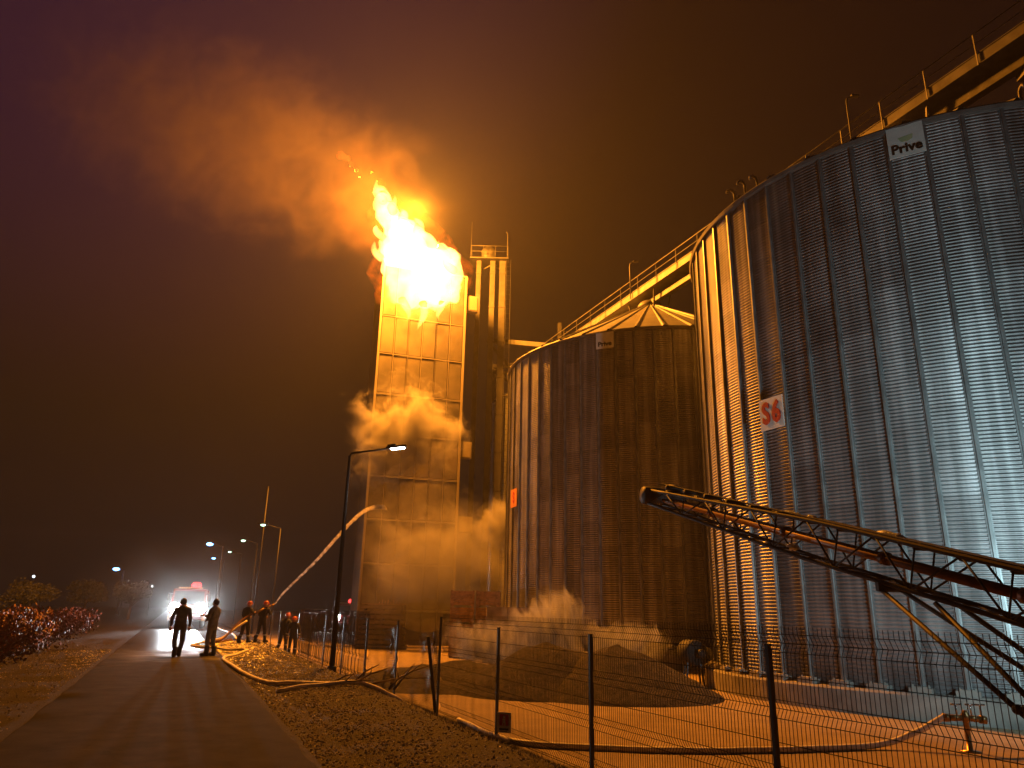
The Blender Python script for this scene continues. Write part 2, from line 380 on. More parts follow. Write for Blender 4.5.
def silo(x, y, phase, label, group, hs=1.0):
    global WALL, RIBME, FOOTME
    t = empty('grain_silo', (x, y, ZG), phase, label, 'silo', group)
    zf = ZF - ZG
    if WALL is None:
        WALL = wall_mesh().build('wall', M['steel'], t)
        wl = WALL
    else:
        wl = WALL.copy(); sc.collection.objects.link(wl); wl.parent = t
    wl.location = (0, 0, zf); wl.scale = (1, 1, hs)
    H = (ZE - ZF) * hs
    g = MB(); g.lathe([(RS + .42, 0), (RS + .42, zf - .05), (RS + .37, zf), (.5, zf)], 114, smooth=False); g.build('foundation', M['conc'], t)
    if RIBME is None:
        g = MB(); r0 = RS + .005; L = ZE - ZF
        prof = [(-.075, .0), (-.075, .022), (-.035, .026), (-.028, .075), (.028, .075), (.035, .026), (.075, .022), (.075, .0)]
        vs = [(r0 + d, yy, z) for z in (0, L) for yy, d in prof]; n = len(prof)
        g.add(vs, [(i, (i + 1) % n, n + (i + 1) % n, n + i) for i in range(n)] + [tuple(range(n))[::-1], tuple(range(n, 2 * n))])
        RIBME = g.build('rib', M['rib'], t).data
        g = MB(); g.box((RS + .14, 0, .06), (.34, .5, .12)); g.box((RS + .14, 0, .135), (.3, .34, .03)); g.box((RS + .2, .17, .16), (.04, .04, .06)); g.box((RS + .2, -.17, .16), (.04, .04, .06))
        FOOTME = g.build('anchor_foot', M['conc'], t).data
        for o in [q for q in sc.objects if q.parent == t and q.name.split('.')[0] in ('rib', 'anchor_foot')]: bpy.data.objects.remove(o)
    for k in range(NR):
        o = bpy.data.objects.new('rib', RIBME); sc.collection.objects.link(o); o.parent = t; o.rotation_euler = (0, 0, k * STEP); o.location = (0, 0, zf); o.scale = (1, 1, hs)
        o = bpy.data.objects.new('anchor_foot', FOOTME); sc.collection.objects.link(o); o.parent = t; o.rotation_euler = (0, 0, k * STEP); o.location = (0, 0, zf)
    # roof: cone of sheets with raised seams
    ze = zf + H; nr = 57; ra, rb = RS + .16, .55; za, zb = ze + .02, ze + 4.75
    g = MB(); vs = []; fs = []
    prof = [(0, 0), (.42, -.0), (.47, .09), (.53, .09), (.58, 0)]
    half = nr // 2
    A = []
    for k in range(40):
        for f, h in prof: A.append(((k + f) * 2 * PI / 40, h))
    for (r, z, hsx) in ((ra, za, 1), (rb, zb, .6)):
        for a, h in A: vs.append((r * math.cos(a), r * math.sin(a), z + h * hsx))
    n = len(A)
    fs = [(i, (i + 1) % n, n + (i + 1) % n, n + i) for i in range(n)]
    g.add(vs, fs); rf = g.build('roof', M['roof'], t)
    g = MB(); g.lathe([(RS + .02, ze - .10), (RS + .13, ze - .10), (RS + .17, ze + .0), (RS + .13, ze + .06), (RS + .02, ze + .06)], 114, smooth=False); g.build('eave_ring', M['galv'], t)
    g = MB(); g.lathe([(.75, zb - .12), (.75, zb + .12), (.62, zb + .3), (.3, zb + .42), (.3, zb + .5)], 24); g.build('roof_cap', M['galv'], rf)
    return t
S1 = (15.92, 25.72); S2 = (8.6, 43.1); S3 = (6.8, 61)
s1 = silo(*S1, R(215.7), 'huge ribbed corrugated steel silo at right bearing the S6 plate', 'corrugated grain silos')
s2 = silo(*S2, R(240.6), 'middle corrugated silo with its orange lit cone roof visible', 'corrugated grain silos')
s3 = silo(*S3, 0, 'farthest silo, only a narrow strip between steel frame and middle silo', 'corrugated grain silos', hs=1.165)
def goose(par, cx, cyy, ang, h=.55, name='roof_vent'):
    g = MB(); a = R(ang); r = RS - .25
    b = Vector((cx + r * math.cos(a), cyy + r * math.sin(a), ZE + .15)); d = Vector((math.cos(a), math.sin(a), 0))
    pts = [b, b + Vector((0, 0, h))] + [b + Vector((0, 0, h)) + d * (.16 - .16 * math.cos(q)) + Vector((0, 0, .16 * math.sin(q))) for q in (.6, 1.2, 1.9, 2.5, 3.1)]
    g.tube(pts, .045, 8)
    loc = s1.location; rot = Matrix.Rotation(-s1.rotation_euler.z, 3, 'Z')
    g.v = [tuple(rot @ (Vector(v) - loc)) for v in g.v]
    return g.build(name, M['galv'], par)
for a_ in (197.5, 201.5, 205.5, 258): goose(s1, *S1, a_, .5 if a_ < 204 else .35)

def sign(S, ang, ztop, wd, ht, name, label, cat, face, parts, group=None, r=RS + .14):
    a = R(ang)
    t = empty(name, (S[0] + r * math.cos(a), S[1] + r * math.sin(a), ztop - ht / 2), a + PI / 2, label, cat, group)
    # local: x right along wall, -y outward
    g = MB(); g.box((0, 0, 0), (wd, .02, ht)); g.build('plate', face, t)
    for (nm, txt, size, px, pz, bold, sq, m_) in parts:
        vs, fs = text_mesh(txt, size, bold, .003, sq); g = MB()
        for q_, (ox, oz) in enumerate(((0, 0), (bold * .7, 0), (-bold * .7, 0), (0, bold * .5), (0, -bold * .5))):
            g.add([(v[0] + px + ox, -.016 - .0015 * q_ - v[2], v[1] + pz + oz) for v in vs], fs)
        g.build(nm, m_, t)
    return t
sg = sign(S1, 237.9, ZE - .03, .94, 1.0, 'silo_sign', 'white square sign reading Prive under the eave of the right silo', 'sign', M['white'],
     [('lettering', 'Prive', .40, 0, -.25, .016, .98, M['black'])], 'white signs under silo eaves')
def emblem(t):
    g = MB(); g.add([(-.2, -.0135, .12), (.2, -.0135, .16), (.17, -.0135, .02), (.05, -.0135, -.04), (-.12, -.0135, -.02)], [(0, 1, 2, 3, 4)][::-1]); g.build('emblem', M['green'], t)
emblem(sg)
sg2 = sign(S2, 243.7, ZE - .05, .94, .86, 'silo_sign', 'small white sign reading Prive at the eave of the middle silo', 'sign', M['white'],
     [('lettering', 'Prive', .34, 0, -.2, .014, 1.05, M['black'])], 'white signs under silo eaves')
sign(S1, 206.3, 8.02, .94, .98, 'number_plate', 'white plate with red S6 on the right silo', 'sign', M['white'],
     [('letter', 'S', .92, -.205, -.01, .045, .68, M['red']), ('numeral', '6', .92, .205, -.01, .045, .68, M['red'])], 'numbered silo plates')
sign(S2, 199.5, 7.95, .94, .98, 'number_plate', 'orange plate high on the left side of the middle silo', 'sign', M['orange'],
     [('lettering', 'S', .80, 0, 0, .03, .7, M['red'])], 'numbered silo plates')

# aeration fan between the silos
def fan(x, y):
    t = empty('aeration_fan', (x, y, ZG), 0, 'dark round aeration fan on a stand between the two silos', 'fan')
    ax = Vector((.35, -.94, 0))
    g = MB(); g.lathe([(.36, -.35), (.42, -.3), (.42, .25), (.36, .3)], 24, (0, 0, 1.05), ax); g.build('housing', M['sooty'], t)
    g = MB(); g.lathe([(.14, .3), (.14, .6), (.1, .63)], 16, (0, 0, 1.05), ax)
    for k in range(6): g.bar(Vector((0, 0, 1.05)) + ax * .32, Vector((0, 0, 1.05)) + ax * .32 + Vector((.94 * math.cos(k * PI / 3), .35 * math.cos(k * PI / 3), math.sin(k * PI / 3))) * .36, .03)
    g.build('motor', M['sooty'], t)
    for i in (-1, 1):
        for j in (-1, 1):
            g = MB(); g.bar((.3 * i, .25 * j, 0), (.22 * i, .2 * j, .75), .06); g.build('leg', M['darksteel'], t)
    g = MB(); g.tube([(-.35 * 0, .3, 1.05), (.3, .9, 1.0), (.9, 1.6, .9)], .28, 12); g.build('duct', M['darksteel'], t)
fan(6.35, 26.8)

# ---------------------------------------------------------------- gallery over the silos
gd = Vector((S1[0] - S2[0], S1[1] - S2[1], 0)); L12 = gd.length; gd.normalize(); gn = Vector((gd.y, -gd.x, 0))
if gn.x > 0: gn = -gn      # side seen by the camera
gbase = Vector((S2[0], S2[1], 0)) - gd * (.78 * L12) ; glen = 2.35 * L12
gal = empty('conveyor_gallery', (S2[0], S2[1], 20.5), 0, 'long raised steel conveyor walkway running over the silo roofs', 'gallery')
def GP(t, off, z): return gbase + gd * t + gn * off + Vector((0, 0, z))
g = MB(); g.bar(GP(0, 0, 20.78), GP(glen, 0, 20.78), 1.5, .05); g.build('walkway', M['galv'], gal, True)
for off in (.78, -.78):
    g = MB(); g.bar(GP(0, off, 21.0), GP(glen, off, 21.0), .05, .42); g.bar(GP(0, off + .0, 21.225), GP(glen, off, 21.225), .12, .03); g.bar(GP(0, off, 20.775), GP(glen, off, 20.775), .14, .03); g.build('side_plate', M['galv'], gal, True)
g = MB(); g.bar(GP(0, -.15, 21.15), GP(glen, -.15, 21.15), .55, .5)
for k in range(22): g.box(GP(1 + k * 2, -.15, 21.43), (.7, .7, .05))
g.build('conveyor_trough', M['galv'], gal, True)
for off in (.86, -.86):
    g = MB(); g.tube([GP(0, off, 22.05), GP(glen, off, 22.05)], .028, 6); g.tube([GP(0, off, 21.62), GP(glen, off, 21.62)], .018, 6); g.build('handrail', M['galv'], gal, True)
    k = 0.4
    while k < glen:
        g = MB(); g.bar(GP(k, off, 20.72), GP(k, off, 22.05), .05, .03); g.build('rail_post', M['galv'], gal, True); k += 2.05
g = MB(); g.bar(GP(1, .1, 20.25), GP(glen, .1, 20.25), .35, .3); g.build('lower_beam', M['galv'], gal, True)
for S in (S1, S2):
    for o1 in (-.6, .6):
        g = MB(); g.bar(Vector((*S, 19.4)) + gd * o1 * 2 - gn * .5, Vector((*S, 20.7)) + gd * o1 * 2.4 - gn * .6, .1); g.bar(Vector((*S, 19.4)) + gd * o1 * 2 + gn * .5, Vector((*S, 20.7)) + gd * o1 * 2.4 + gn * .6, .1); g.build('support_leg', M['galv'], gal, True)
for q in (.42, .62, 1.25, 1.5):
    b = GP((.78 + q) * L12, -.2, 20.1)
    g = MB(); g.box(b, (.55, .55, .5)); g.tube([b, b - Vector((0, 0, .7)) + gd * .6], .14, 10); g.build('outlet_chute', M['galv'], gal, True)
def small_lamp(t, label):
    b = GP(t, .9, 20.8)
    e = empty('gallery_lamp', b, 0, label, 'lamp', 'lamps on the gallery')
    g = MB(); g.tube([(0, 0, 0), (0, 0, 2.35), (.04, 0, 2.5), (.25, 0, 2.62)], .035, 8); g.build('pole', M['galv'], e)
    g = MB(); g.box((.4, 0, 2.64), (.34, .16, .08)); g.build('lamp_head', M['galv'], e)
def tpar(x, y): return (Vector((x, y, 0)) - gbase).dot(gd)
small_lamp(.78 * L12 - .04 * L12, 'thin unlit lamp on the gallery rail above the middle silo')
small_lamp(.78 * L12 + .90 * L12, 'thin unlit lamp on the gallery rail above the right silo')

# ---------------------------------------------------------------- burning tower
ta = Vector((-9.6, 50, 0)); tb = Vector((-3.75, 51.9, 0)); td = (tb - ta).normalized(); tn = Vector((td.y, -td.x, 0)); TW = (tb - ta).length
tow = empty('burning_tower', (-6.7, 53, ZG), 0, 'tall panel clad tower burning at its top', 'tower')
def TP(a, d, z): return ta + td * a - tn * d + Vector((0, 0, z))
ZT = 26.0
g = MB()
pts = [TP(0, 0, ZG), TP(TW, 0, ZG), TP(TW, 5, ZG), TP(0, 5, ZG)]
top = [TP(0, 0, ZT), TP(TW, 0, ZT), TP(TW, 5, ZT), TP(0, 5, ZT)]
g.add(pts + top, [(0, 1, 5, 4), (1, 2, 6, 5), (2, 3, 7, 6), (3, 0, 4, 7), (4, 5, 6, 7)]); g.build('core_wall', M['clad'], tow, True)
rows = [ZG + .3, 1.5, 4.45, 7.35, 10.3, 13.25, 16.15, 19.1, 22.0, ZT]
nc = 6; cw = TW / nc
for j in range(len(rows) - 1):
    for i in range(nc):
        if j == 8 and i in (1, 2, 3): continue
        g = MB(); j1, j2 = rows[j] + .03, rows[j + 1] - .03; a0, a1 = i * cw + .02, (i + 1) * cw - .02
        bow = .05
        if j >= 6 and rnd.random() < .5: bow = .08
        cs = [TP(a0, -.02, j1), TP(a1, -.02, j1), TP(a1, -.02, j2), TP(a0, -.02, j2), TP(a0 + .06, -.02 - bow, j1 + .06), TP(a1 - .06, -.02 - bow * rnd.uniform(.6, 1), j1 + .06), TP(a1 - .06, -.02 - bow, j2 - .06), TP(a0 + .06, -.02 - bow * rnd.uniform(.6, 1), j2 - .06)]
        g.add(cs, [(0, 1, 5, 4), (1, 2, 6, 5), (2, 3, 7, 6), (3, 0, 4, 7), (4, 5, 6, 7), (3, 2, 1, 0)]); g.build('cladding_panel', M['clad'], tow, True)
for a_ in (-.06, TW + .06):
    g = MB(); g.bar(TP(a_, -.05, ZG), TP(a_, -.05, ZT), .16, .2, up=tn); g.build('corner_trim', M['trim'], tow, True)
g = MB(); g.bar(TP(TW * .72, -.03, ZT + .06), TP(TW + .14, -.03, ZT + .06), .2, .12); g.build('top_trim', M['trim'], tow, True)
for i in range(1, nc):
    g = MB(); g.bar(TP(i * cw, -.09, ZG + .2), TP(i * cw, -.09, 22.0 if i in (2, 3) else ZT - .1), .035, .05, up=tn); g.build('batten', M['trim'] if i % 2 else M['clad'], tow, True)
for z in rows[1:-1]:
    g = MB(); g.bar(TP(0, -.1, z), TP(TW, -.1, z), .05, .05); g.build('seam_bar', M['trim'], tow, True)
for z, h, w_ in ((24.0, 1.25, .95), (12.6, 1.2, .85), (7.3, 1.1, 1.1)):
    g = MB(); c_ = TP(TW + .15 + w_ / 2, .3, z); rot = Matrix((td, -tn, (0, 0, 1))).transposed(); g.box(c_, (w_, .5, h), rot); g.box(c_ + tn * .27, (w_ - .16, .04, h - .16), rot); g.build('vent_box', M['trim'], tow, True)
    g = MB(); g.tube([TP(TW + .3, .3, z + h / 2), TP(TW + .3, .3, z + h / 2 + 1.6)], .03, 6); g.build('conduit', M['darksteel'], tow, True)
# bucket elevator with head platform
el = empty('bucket_elevator', (-1.6, 56, ZG), 0, 'tall twin leg elevator shaft with railed platform behind the tower', 'elevator')
for dx, wd in ((-1.35, .38), (-.2, .42), (.62, .5)):
    g = MB(); g.box((dx, 0, 15.2), (wd, .5, 30.4))
    for z in range(2, 30, 3): g.box((dx, 0, z), (wd + .08, .58, .08))
    g.build('leg_casing', M['elev'] if dx == -.2 else M['sooty'], el)
g = MB(); g.box((-.5, .3, 30.2), (3.2, 2.0, .1)); g.bar((-1.6, .3, 29.2), (-.2, .3, 30.1), .1); g.bar((1, .3, 29.2), (-.2, .3, 30.1), .1); g.build('platform', M['elev'], el)
g = MB()
for z in (30.8, 31.3): g.tube([(-2, -.65, z), (1.05, -.65, z), (1.05, 1.25, z), (-2, 1.25, z), (-2, -.65, z)], .03, 6)
for x in (-2, -1, 0, 1.05):
    for y in (-.65, 1.25): g.tube([(x, y, 30.2), (x, y, 31.3)], .03, 6)
g.build('railing', M['elev'], el)
g = MB(); g.lathe([(.1, -.3), (.6, -.28), (.6, .28), (.1, .3)], 20, (-.6, .3, 31.0), (0, 1, 0)); g.build('head_housing', M['elev'], el)
g = MB(); g.tube([(1.0, -.6, 30.2), (1.0, -.6, 32.5), (.85, -.6, 32.65)], .035, 6); g.build('lamp_mast', M['elev'], el)
g = MB(); g.tube([(-2.1, .6, 30.2), (-2.1, .6, 34.2)], .025, 6); g.build('aerial', M['elev'], el)
for k in range(12):
    if k > 8: break
g = MB()
for x in (.95, 1.3): g.tube([(x, -.4, .5), (x, -.4, 30.2)], .02, 5)
for k in range(70): g.tube([(.95, -.4, 1 + k * .42), (1.3, -.4, 1 + k * .42)], .012, 4)
g.build('ladder', M['elev'], el)
# steel frame carrying the gallery end
fr = empty('steel_frame', (1.5, 58, ZG), 0, 'orange lit steel truss frame beside the elevator, its beam reaching the middle silo', 'frame')
def FB(n, a, b, wd=.28): g = MB(); g.bar(a, b, wd, wd); g.bar(Vector(a), Vector(b), wd * .35, wd * 1.3); g.build(n, M['elev'], fr, True)
FB('column', (-1.9, 57.2, ZG), (-1.9, 57.2, 22.9)); FB('column', (-1.6, 62, ZG), (-1.6, 62, 22.4)); FB('column', (3.6, 53.3, ZG), (3.6, 53.3, 23.0), .24)
FB('beam', (-2.1, 57.2, 22.9), (4.6, 54.5, 21.4), .36); FB('beam', (-1.6, 62, 22.2), (4.4, 57.5, 21.4), .3)
FB('beam', (-1.9, 57.2, 20.2), (1.4, 56.2, 19.6), .26)
FB('brace', (-1.8, 57.2, 22.5), (1.3, 56.1, 18.6), .2); FB('brace', (-1.5, 62, 22.0), (1.2, 60, 18.8), .18)
for z in (6, 12): FB('beam', (-1.9, 57.2, z), (-1.6, 62, z), .2)

# ---------------------------------------------------------------- yard things
def pile(x, y, h, r, label, seed, ex=1.0, rot=0):
    t = MB(); n, m = 72, 26; vs = []; fs = []
    for i in range(m + 1):
        f = i / m; rr = r * f
        for k in range(n):
            a = 2 * PI * k / n; px, py = rr * math.cos(a) * ex, rr * math.sin(a)
            px, py = px * math.cos(rot) - py * math.sin(rot), px * math.sin(rot) + py * math.cos(rot)
            d = max(0, 1 - f * (1 + .14 * noise.noise((math.cos(a) * 1.5, math.sin(a) * 1.5, seed))))
            hh = h * (d - .10 * math.exp(-(f * 5) ** 2)) * 1.0
            hh += (.10 * noise.noise((px * 1.1, py * 1.1, seed)) + .04 * noise.noise((px * 4, py * 4, seed))) * min(1, (1 - f) * 4)
            vs.append((px, py, hh - .015 if f < 1 else -.05))
    fs = [(i * n + k, i * n + (k + 1) % n, (i + 1) * n + (k + 1) % n, (i + 1) * n + k) for i in range(m) for k in range(n)]
    t.add(vs, fs, True); o = t.build('grain_pile', M['grain']); o.location = (x, y, ZG); tag(o, label, 'pile', 'heaps of grain in the yard')
pile(3.3, 23.2, 1.6, 2.75, 'rightmost dark heap of grain behind the fence', 1, 1.1)
pile(1.2, 23.8, 1.6, 2.7, 'dark heap of grain between two others, behind the second fence post', 5, 1.1)
pile(-1.2, 26.2, .8, 3.6, 'broad low heap of grain at the left end of the row', 9, 1.35, .3)
pile(2.2, 29.0, 1.1, 3.0, 'farthest heap of grain with steam rising before the block wall', 13, 1.2)
# stack of slabs below the tower
st = empty('slab_stack', (-7.5, 46.6, ZG), R(4), 'dark stack of flat slabs below the burning tower', 'stack')
z = 0
for k in range(9):
    g = MB(); wd = 3.0 - .07 * k + rnd.uniform(-.1, .1)
    g.box((rnd.uniform(-.06, .06), 0, z + .12), (wd, 1.6, .19))
    for q in (-1, 0, 1): g.box((q * 1.1, 0, z + .245), (.14, 1.5, .07))
    g.build('slab', M['slab'], st); z += .282
g = MB()
for k in range(9): g.bar((-.2 + k * .17, -.7, z), (-.2 + k * .17 + .03, -.7, z + rnd.uniform(.12, .3)), .05)
g.box((.1, 0, z - .0), (2.6, 1.5, .04)); g.build('top_board', M['wood'], st)
# long steps left of it
# concrete block wall
bw = empty('block_wall', (.35, 36.4, ZG), R(3), 'low plain block wall in front of the middle silo', 'wall')
g = MB()
for r_ in range(4):
    for k in range(3):
        off = .48 if r_ % 2 else 0
        g.box((-1.0 + k * .98 + off * .3, 0, .31 + r_ * .615), (.96, .6, .60))
g.build('blocks', M['block'], bw)
# pallet stacks
def pallets(x, y, n, label, rz_):
    t = empty('pallet_stack', (x, y, ZG), rz_, label, 'pallets', 'stacks of wooden crates by the silo')
    for k in range(n):
        z = k * .82; g = MB()
        for q in range(5): g.box((0, -.6 + .0, z + .18 + q * .135), (1.2, .03, .11)); g.box((0, .6, z + .18 + q * .135), (1.2, .03, .11)); g.box((-.6, 0, z + .18 + q * .135), (.03, 1.2, .11)); g.box((.6, 0, z + .18 + q * .135), (.03, 1.2, .11))
        for a_ in (-.56, .56):
            for b_ in (-.56, .56): g.box((a_, b_, z + .42), (.08, .08, .78))
        g.box((0, 0, z + .1), (1.2, 1.2, .04)); g.box((-.5, 0, z + .04), (.1, 1.2, .08)); g.box((.5, 0, z + .04), (.1, 1.2, .08)); g.box((0, 0, z + .6), (1.1, 1.1, .1))
        g.build('crate', M['wood'], t)
pallets(-2.35, 40, 4, 'left stack of wooden crates near the elevator foot', R(3))
pallets(-1.0, 40.2, 4, 'right stack of wooden crates next to the block wall', R(-2))

# ---------------------------------------------------------------- hydrant standpipe and hoses
hy = empty('hydrant', (8.5, 14.8, ZG), 0, 'small metal standpipe hydrant with valves in the yard', 'hydrant')
g = MB(); g.lathe([(.18, 0), (.18, .02), (.05, .03), (.05, .5), (.08, .52), (.08, .62), (.05, .66), (.05, .7)], 14); g.build('pipe', M['brass'], hy)
g = MB(); g.tube([(-.03, 0, .57), (-.34, .02, .57)], [.055, .06], 10); g.tube([(-.3, .02, .57), (-.4, .02, .57)], .075, 10); g.build('outlet', M['brass'], hy)
g = MB(); g.tube([(.03, 0, .57), (.3, .02, .55)], [.055, .06], 10); g.tube([(.28, .02, .55), (.38, .02, .54)], .075, 10); g.build('outlet', M['brass'], hy)
for dx in (-.15, .12, .3):
    g = MB(); g.tube([(dx, 0, .6), (dx, 0, .8)], .015, 6); g.tube([(dx - .09, 0, .8), (dx + .09, 0, .8)], .018, 6); g.build('valve_handle', M['chrome'], hy)
def smooth(pts, n=8):
    P = [Vector(p) for p in pts]; P = [P[0] * 2 - P[1]] + P + [P[-1] * 2 - P[-2]]; out = []
    for i in range(1, len(P) - 2):
        for k in range(n):
            t = k / n; a, b, c, d = P[i - 1:i + 3]
            out.append(.5 * ((2 * b) + (c - a) * t + (2 * a - 5 * b + 4 * c - d) * t * t + (3 * b - a - 3 * c + d) * t ** 3))
    out.append(P[-2]); return out
def hose(pts, r, label, m='hose', ground=True):
    q = smooth(pts)
    if ground: q = [Vector((p.x, p.y, gz(p.x, p.y) + r * .9 + max(0, p.z))) for p in q]
    g = MB(); g.tube(q, r, 10); o = g.build('fire_hose', M[m]); tag(o, label, 'hose', 'fire hoses on the ground')
hose([(-11.6, 34.6, .9), (-12.3, 33.6, .25), (-12.9, 32.2, 0), (-12.0, 30.6, 0), (-11.0, 30.2, 0), (-9.9, 29.4, 0), (-9.4, 28.4, 0), (-9.3, 26.6, 0), (-8.7, 24.2, 0), (-7.4, 21.4, 0), (-6.4, 19.4, 0), (-5.3, 17.7, 0), (-4.4, 16.9, 0), (-3.5, 16.9, .0), (-2.3, 17.6, .02)], .05, 'long pale hose curving along the gravel verge beside the road')
hose([(-4.6, 16.0, 0), (-3.6, 16.6, .03), (-2.6, 17.2, .03), (-2.1, 18.6, 0)], .04, 'short pale hose end lying over the earth bank')
hose([(-1.0, 17.2, 0), (.1, 14.7, 0), (1.5, 14.2, 0), (3.0, 14.05, 0), (4.3, 14.2, 0), (5.9, 14.6, 0), (7.0, 14.9, .05), (7.7, 14.9, .3), (8.12, 14.82, .53)], .055, 'grey hose running behind the fence to the hydrant')
hose([(-13.0, 37.5, 0), (-13.9, 40, 0), (-15.5, 44, 0), (-20, 54, 0), (-22.5, 60, 0)], .05, 'far hose leading from the fire engine to the crew')

# ---------------------------------------------------------------- fence
fe = empty('mesh_fence', (*[6.36 - .432 * 11.8, 11.8], ZG), 0, 'long welded wire mesh fence with dark posts along the yard', 'fence')
def FX(y): return 6.36 - .432 * y
posts = [1.2, 4.7, 8.3, 11.8, 15.1, 18.34, 21.8, 25.2, 28.6, 32, 35.4, 38.8, 42, 45.5, 49]
for y in posts:
    g = MB(); zt_ = 1.42 if y == 18.34 else (1.27 if y > 9 else 1.3)
    g.box((FX(y), y, (ZG - .2 + zt_) / 2), (.048, .048, zt_ - ZG + .2), Matrix.Rotation(R(23.4), 3, 'Z')); g.box((FX(y), y, zt_ + .01), (.055, .055, .02), Matrix.Rotation(R(23.4), 3, 'Z'))
    g.build('post', M['post'], fe, True)
fn = Vector((.918, .3966, 0))
def prof(z):   # V folds
    o = 0
    for c in (1.33, .68, .05, -.52):
        o = max(o, .045 * max(0, 1 - abs(z - c) / .09))
    return o
zz_full = [ZG + .05, -.61, -.52, -.43, -.04, .05, .14, .59, .68, .77, 1.24, 1.33, 1.42, 1.5]
for i in range(len(posts) - 1):
    ya, yb = posts[i], posts[i + 1]
    if yb > 40: continue
    a = Vector((FX(ya), ya, 0)); b = Vector((FX(yb), yb, 0)); L = (b - a).length; d = (b - a) / L
    g = MB()
    if 4.9 <= i <= 6:      # loose diamond mesh
        bul = lambda t, z: .18 * math.sin(PI * t) * math.sin((z + .7) * 1.4) + .08 * noise.noise((t * 5 + i, z * 2, 0))
        n = int(L / .075); H = 1.75
        def pt(t, z): return a + d * (t * L) + fn * (bul(t, z) + .02) + Vector((0, 0, z - .12 * math.sin(PI * t)))
        for k in range(-int(H / .075), n):
            for sgn in (1, -1):
                P = []
                for q in range(9):
                    z = q / 8 * H; x = k * .075 + z if sgn > 0 else k * .075 + H - z
                    if 0 <= x <= L: P.append(pt(x / L, ZG + .1 + z))
                if len(P) > 1: g.tube(P, .0042, 3, False, False)
    else:
        h = .0044
        n = int(L / .055)
        for k in range(n + 1):
            p = a + d * (k * L / n); sag = .015 * noise.noise((k * .2, i, 0))
            g.tube([p + fn * (prof(z) + .045 + sag) + Vector((0, 0, z)) for z in (zz_full)], h, 3, False, False)
        for z in (-.64, -.61, -.52, -.43, -.04, .05, .14, .36, .59, .68, .77, 1.0, 1.24, 1.33, 1.42):
            g.tube([a + fn * (prof(z) + .052) + Vector((0, 0, z)), b + fn * (prof(z) + .052) + Vector((0, 0, z))], h * 1.1, 3, False, False)
    g.build('mesh_panel', M['wire'], fe, True)
g = MB(); b0 = Vector((FX(18.2), 18.2, ZG - .1)); g.bar(b0 + Vector((-.06, 0, 0)), b0 + Vector((-.33, -.05, 1.8)), .07)
lo = g.build('leaning_post', M['post']); tag(lo, 'dark loose fence post leaning left against an upright one', 'post')
# warning plate on the fence
wp = empty('warning_sign', (.07, 14.75, -.32), R(-23.4) + 0, 'small white warning sign with red mark low on the fence', 'sign')
wp.rotation_euler = (0, 0, R(-22)); wp.location = (-.02, 14.55, -.33)
g = MB(); g.box((0, 0, 0), (.27, .012, .34)); g.build('plate', M['white'], wp)
g = MB(); g.box((.0, -.009, .045), (.18, .004, .19)); g.build('red_panel', M['red'], wp)
g = MB(); g.ball((0, -.012, .09), .022, 10, 6, (1, .2, 1)); g.box((0, -.012, .03), (.05, .004, .07)); g.box((-.02, -.012, -.02), (.018, .004, .05)); g.box((.02, -.012, -.02), (.018, .004, .05)); g.build('figure_mark', M['white'], wp)
g = MB(); g.box((0, -.009, -.11), (.18, .004, .03)); g.box((0, -.009, -.145), (.12, .004, .012)); g.build('caption_bar', M['black'], wp)

# ---------------------------------------------------------------- grain conveyor boom
TIP = Vector((3.35, 17, 4.17)); RR = Vector((6.39, 9.5, 1.91)); bd = (RR - TIP).normalized()
side = bd.cross(Vector((0, 0, 1))).normalized(); upv = side.cross(bd)
if upv.z < 0: upv = -upv
bl = (RR - TIP).length * 1.5
au = empty('grain_conveyor', (7.0, 9.0, ZG), 0, 'dark lattice boom conveyor on wheels slanting up in front of the right silo', 'conveyor')
def BP(t, s_, u): return TIP + bd * t + side * s_ + upv * u
def hh(t): return .15 + .17 * min(1, t / 5.0)
W2 = .2; nb = 18; stp = bl / nb
for s_ in (-W2, W2):
    for u in (1, -1):
        P = [BP(k * stp, s_, u * hh(k * stp)) for k in range(nb + 1)]
        g = MB(); g.tube(P, .036, 8); g.build('chord', M['boom'], au, True)
for s_ in (-W2, W2):
    g = MB()
    for k in range(nb):
        a, b = (1, -1) if k % 2 else (-1, 1)
        g.tube([BP(k * stp, s_, a * hh(k * stp)), BP((k + 1) * stp, s_, b * hh((k + 1) * stp))], .016, 6)
        if k % 2 == 0: g.tube([BP(k * stp, s_, -hh(k * stp)), BP(k * stp, s_, hh(k * stp))], .014, 6)
    g.build('side_lattice', M['boom'], au, True)
for u in (1, -1):
    g = MB()
    for k in range(nb + 1):
        g.tube([BP(k * stp, -W2, u * hh(k * stp)), BP(k * stp, W2, u * hh(k * stp))], .018, 6)
        if k < nb: g.tube([BP(k * stp, (-1) ** k * W2, u * hh(k * stp)), BP((k + 1) * stp, -(-1) ** k * W2, u * hh((k + 1) * stp))], .014, 6)
    g.build('cross_lattice', M['boom'], au, True)
g = MB(); g.tube([BP(.4, 0, 0), BP(bl, 0, 0)], .075, 14)
for k in range(1, 6): g.tube([BP(k * bl / 6, 0, 0), BP(k * bl / 6 + .12, 0, 0)], .10, 14)
g.build('auger_tube', M['tube'], au, True)
g = MB()
for k in range(1, nb):
    g.tube([BP(k * stp, -W2, hh(0) * 1.2 + .12), BP(k * stp, W2, hh(0) * 1.2 + .12)], .05, 8)
g.bar(BP(.2, 0, .33), BP(bl, 0, .36), .16, .02, up=upv); g.build('belt', M['rubber'], au, True)
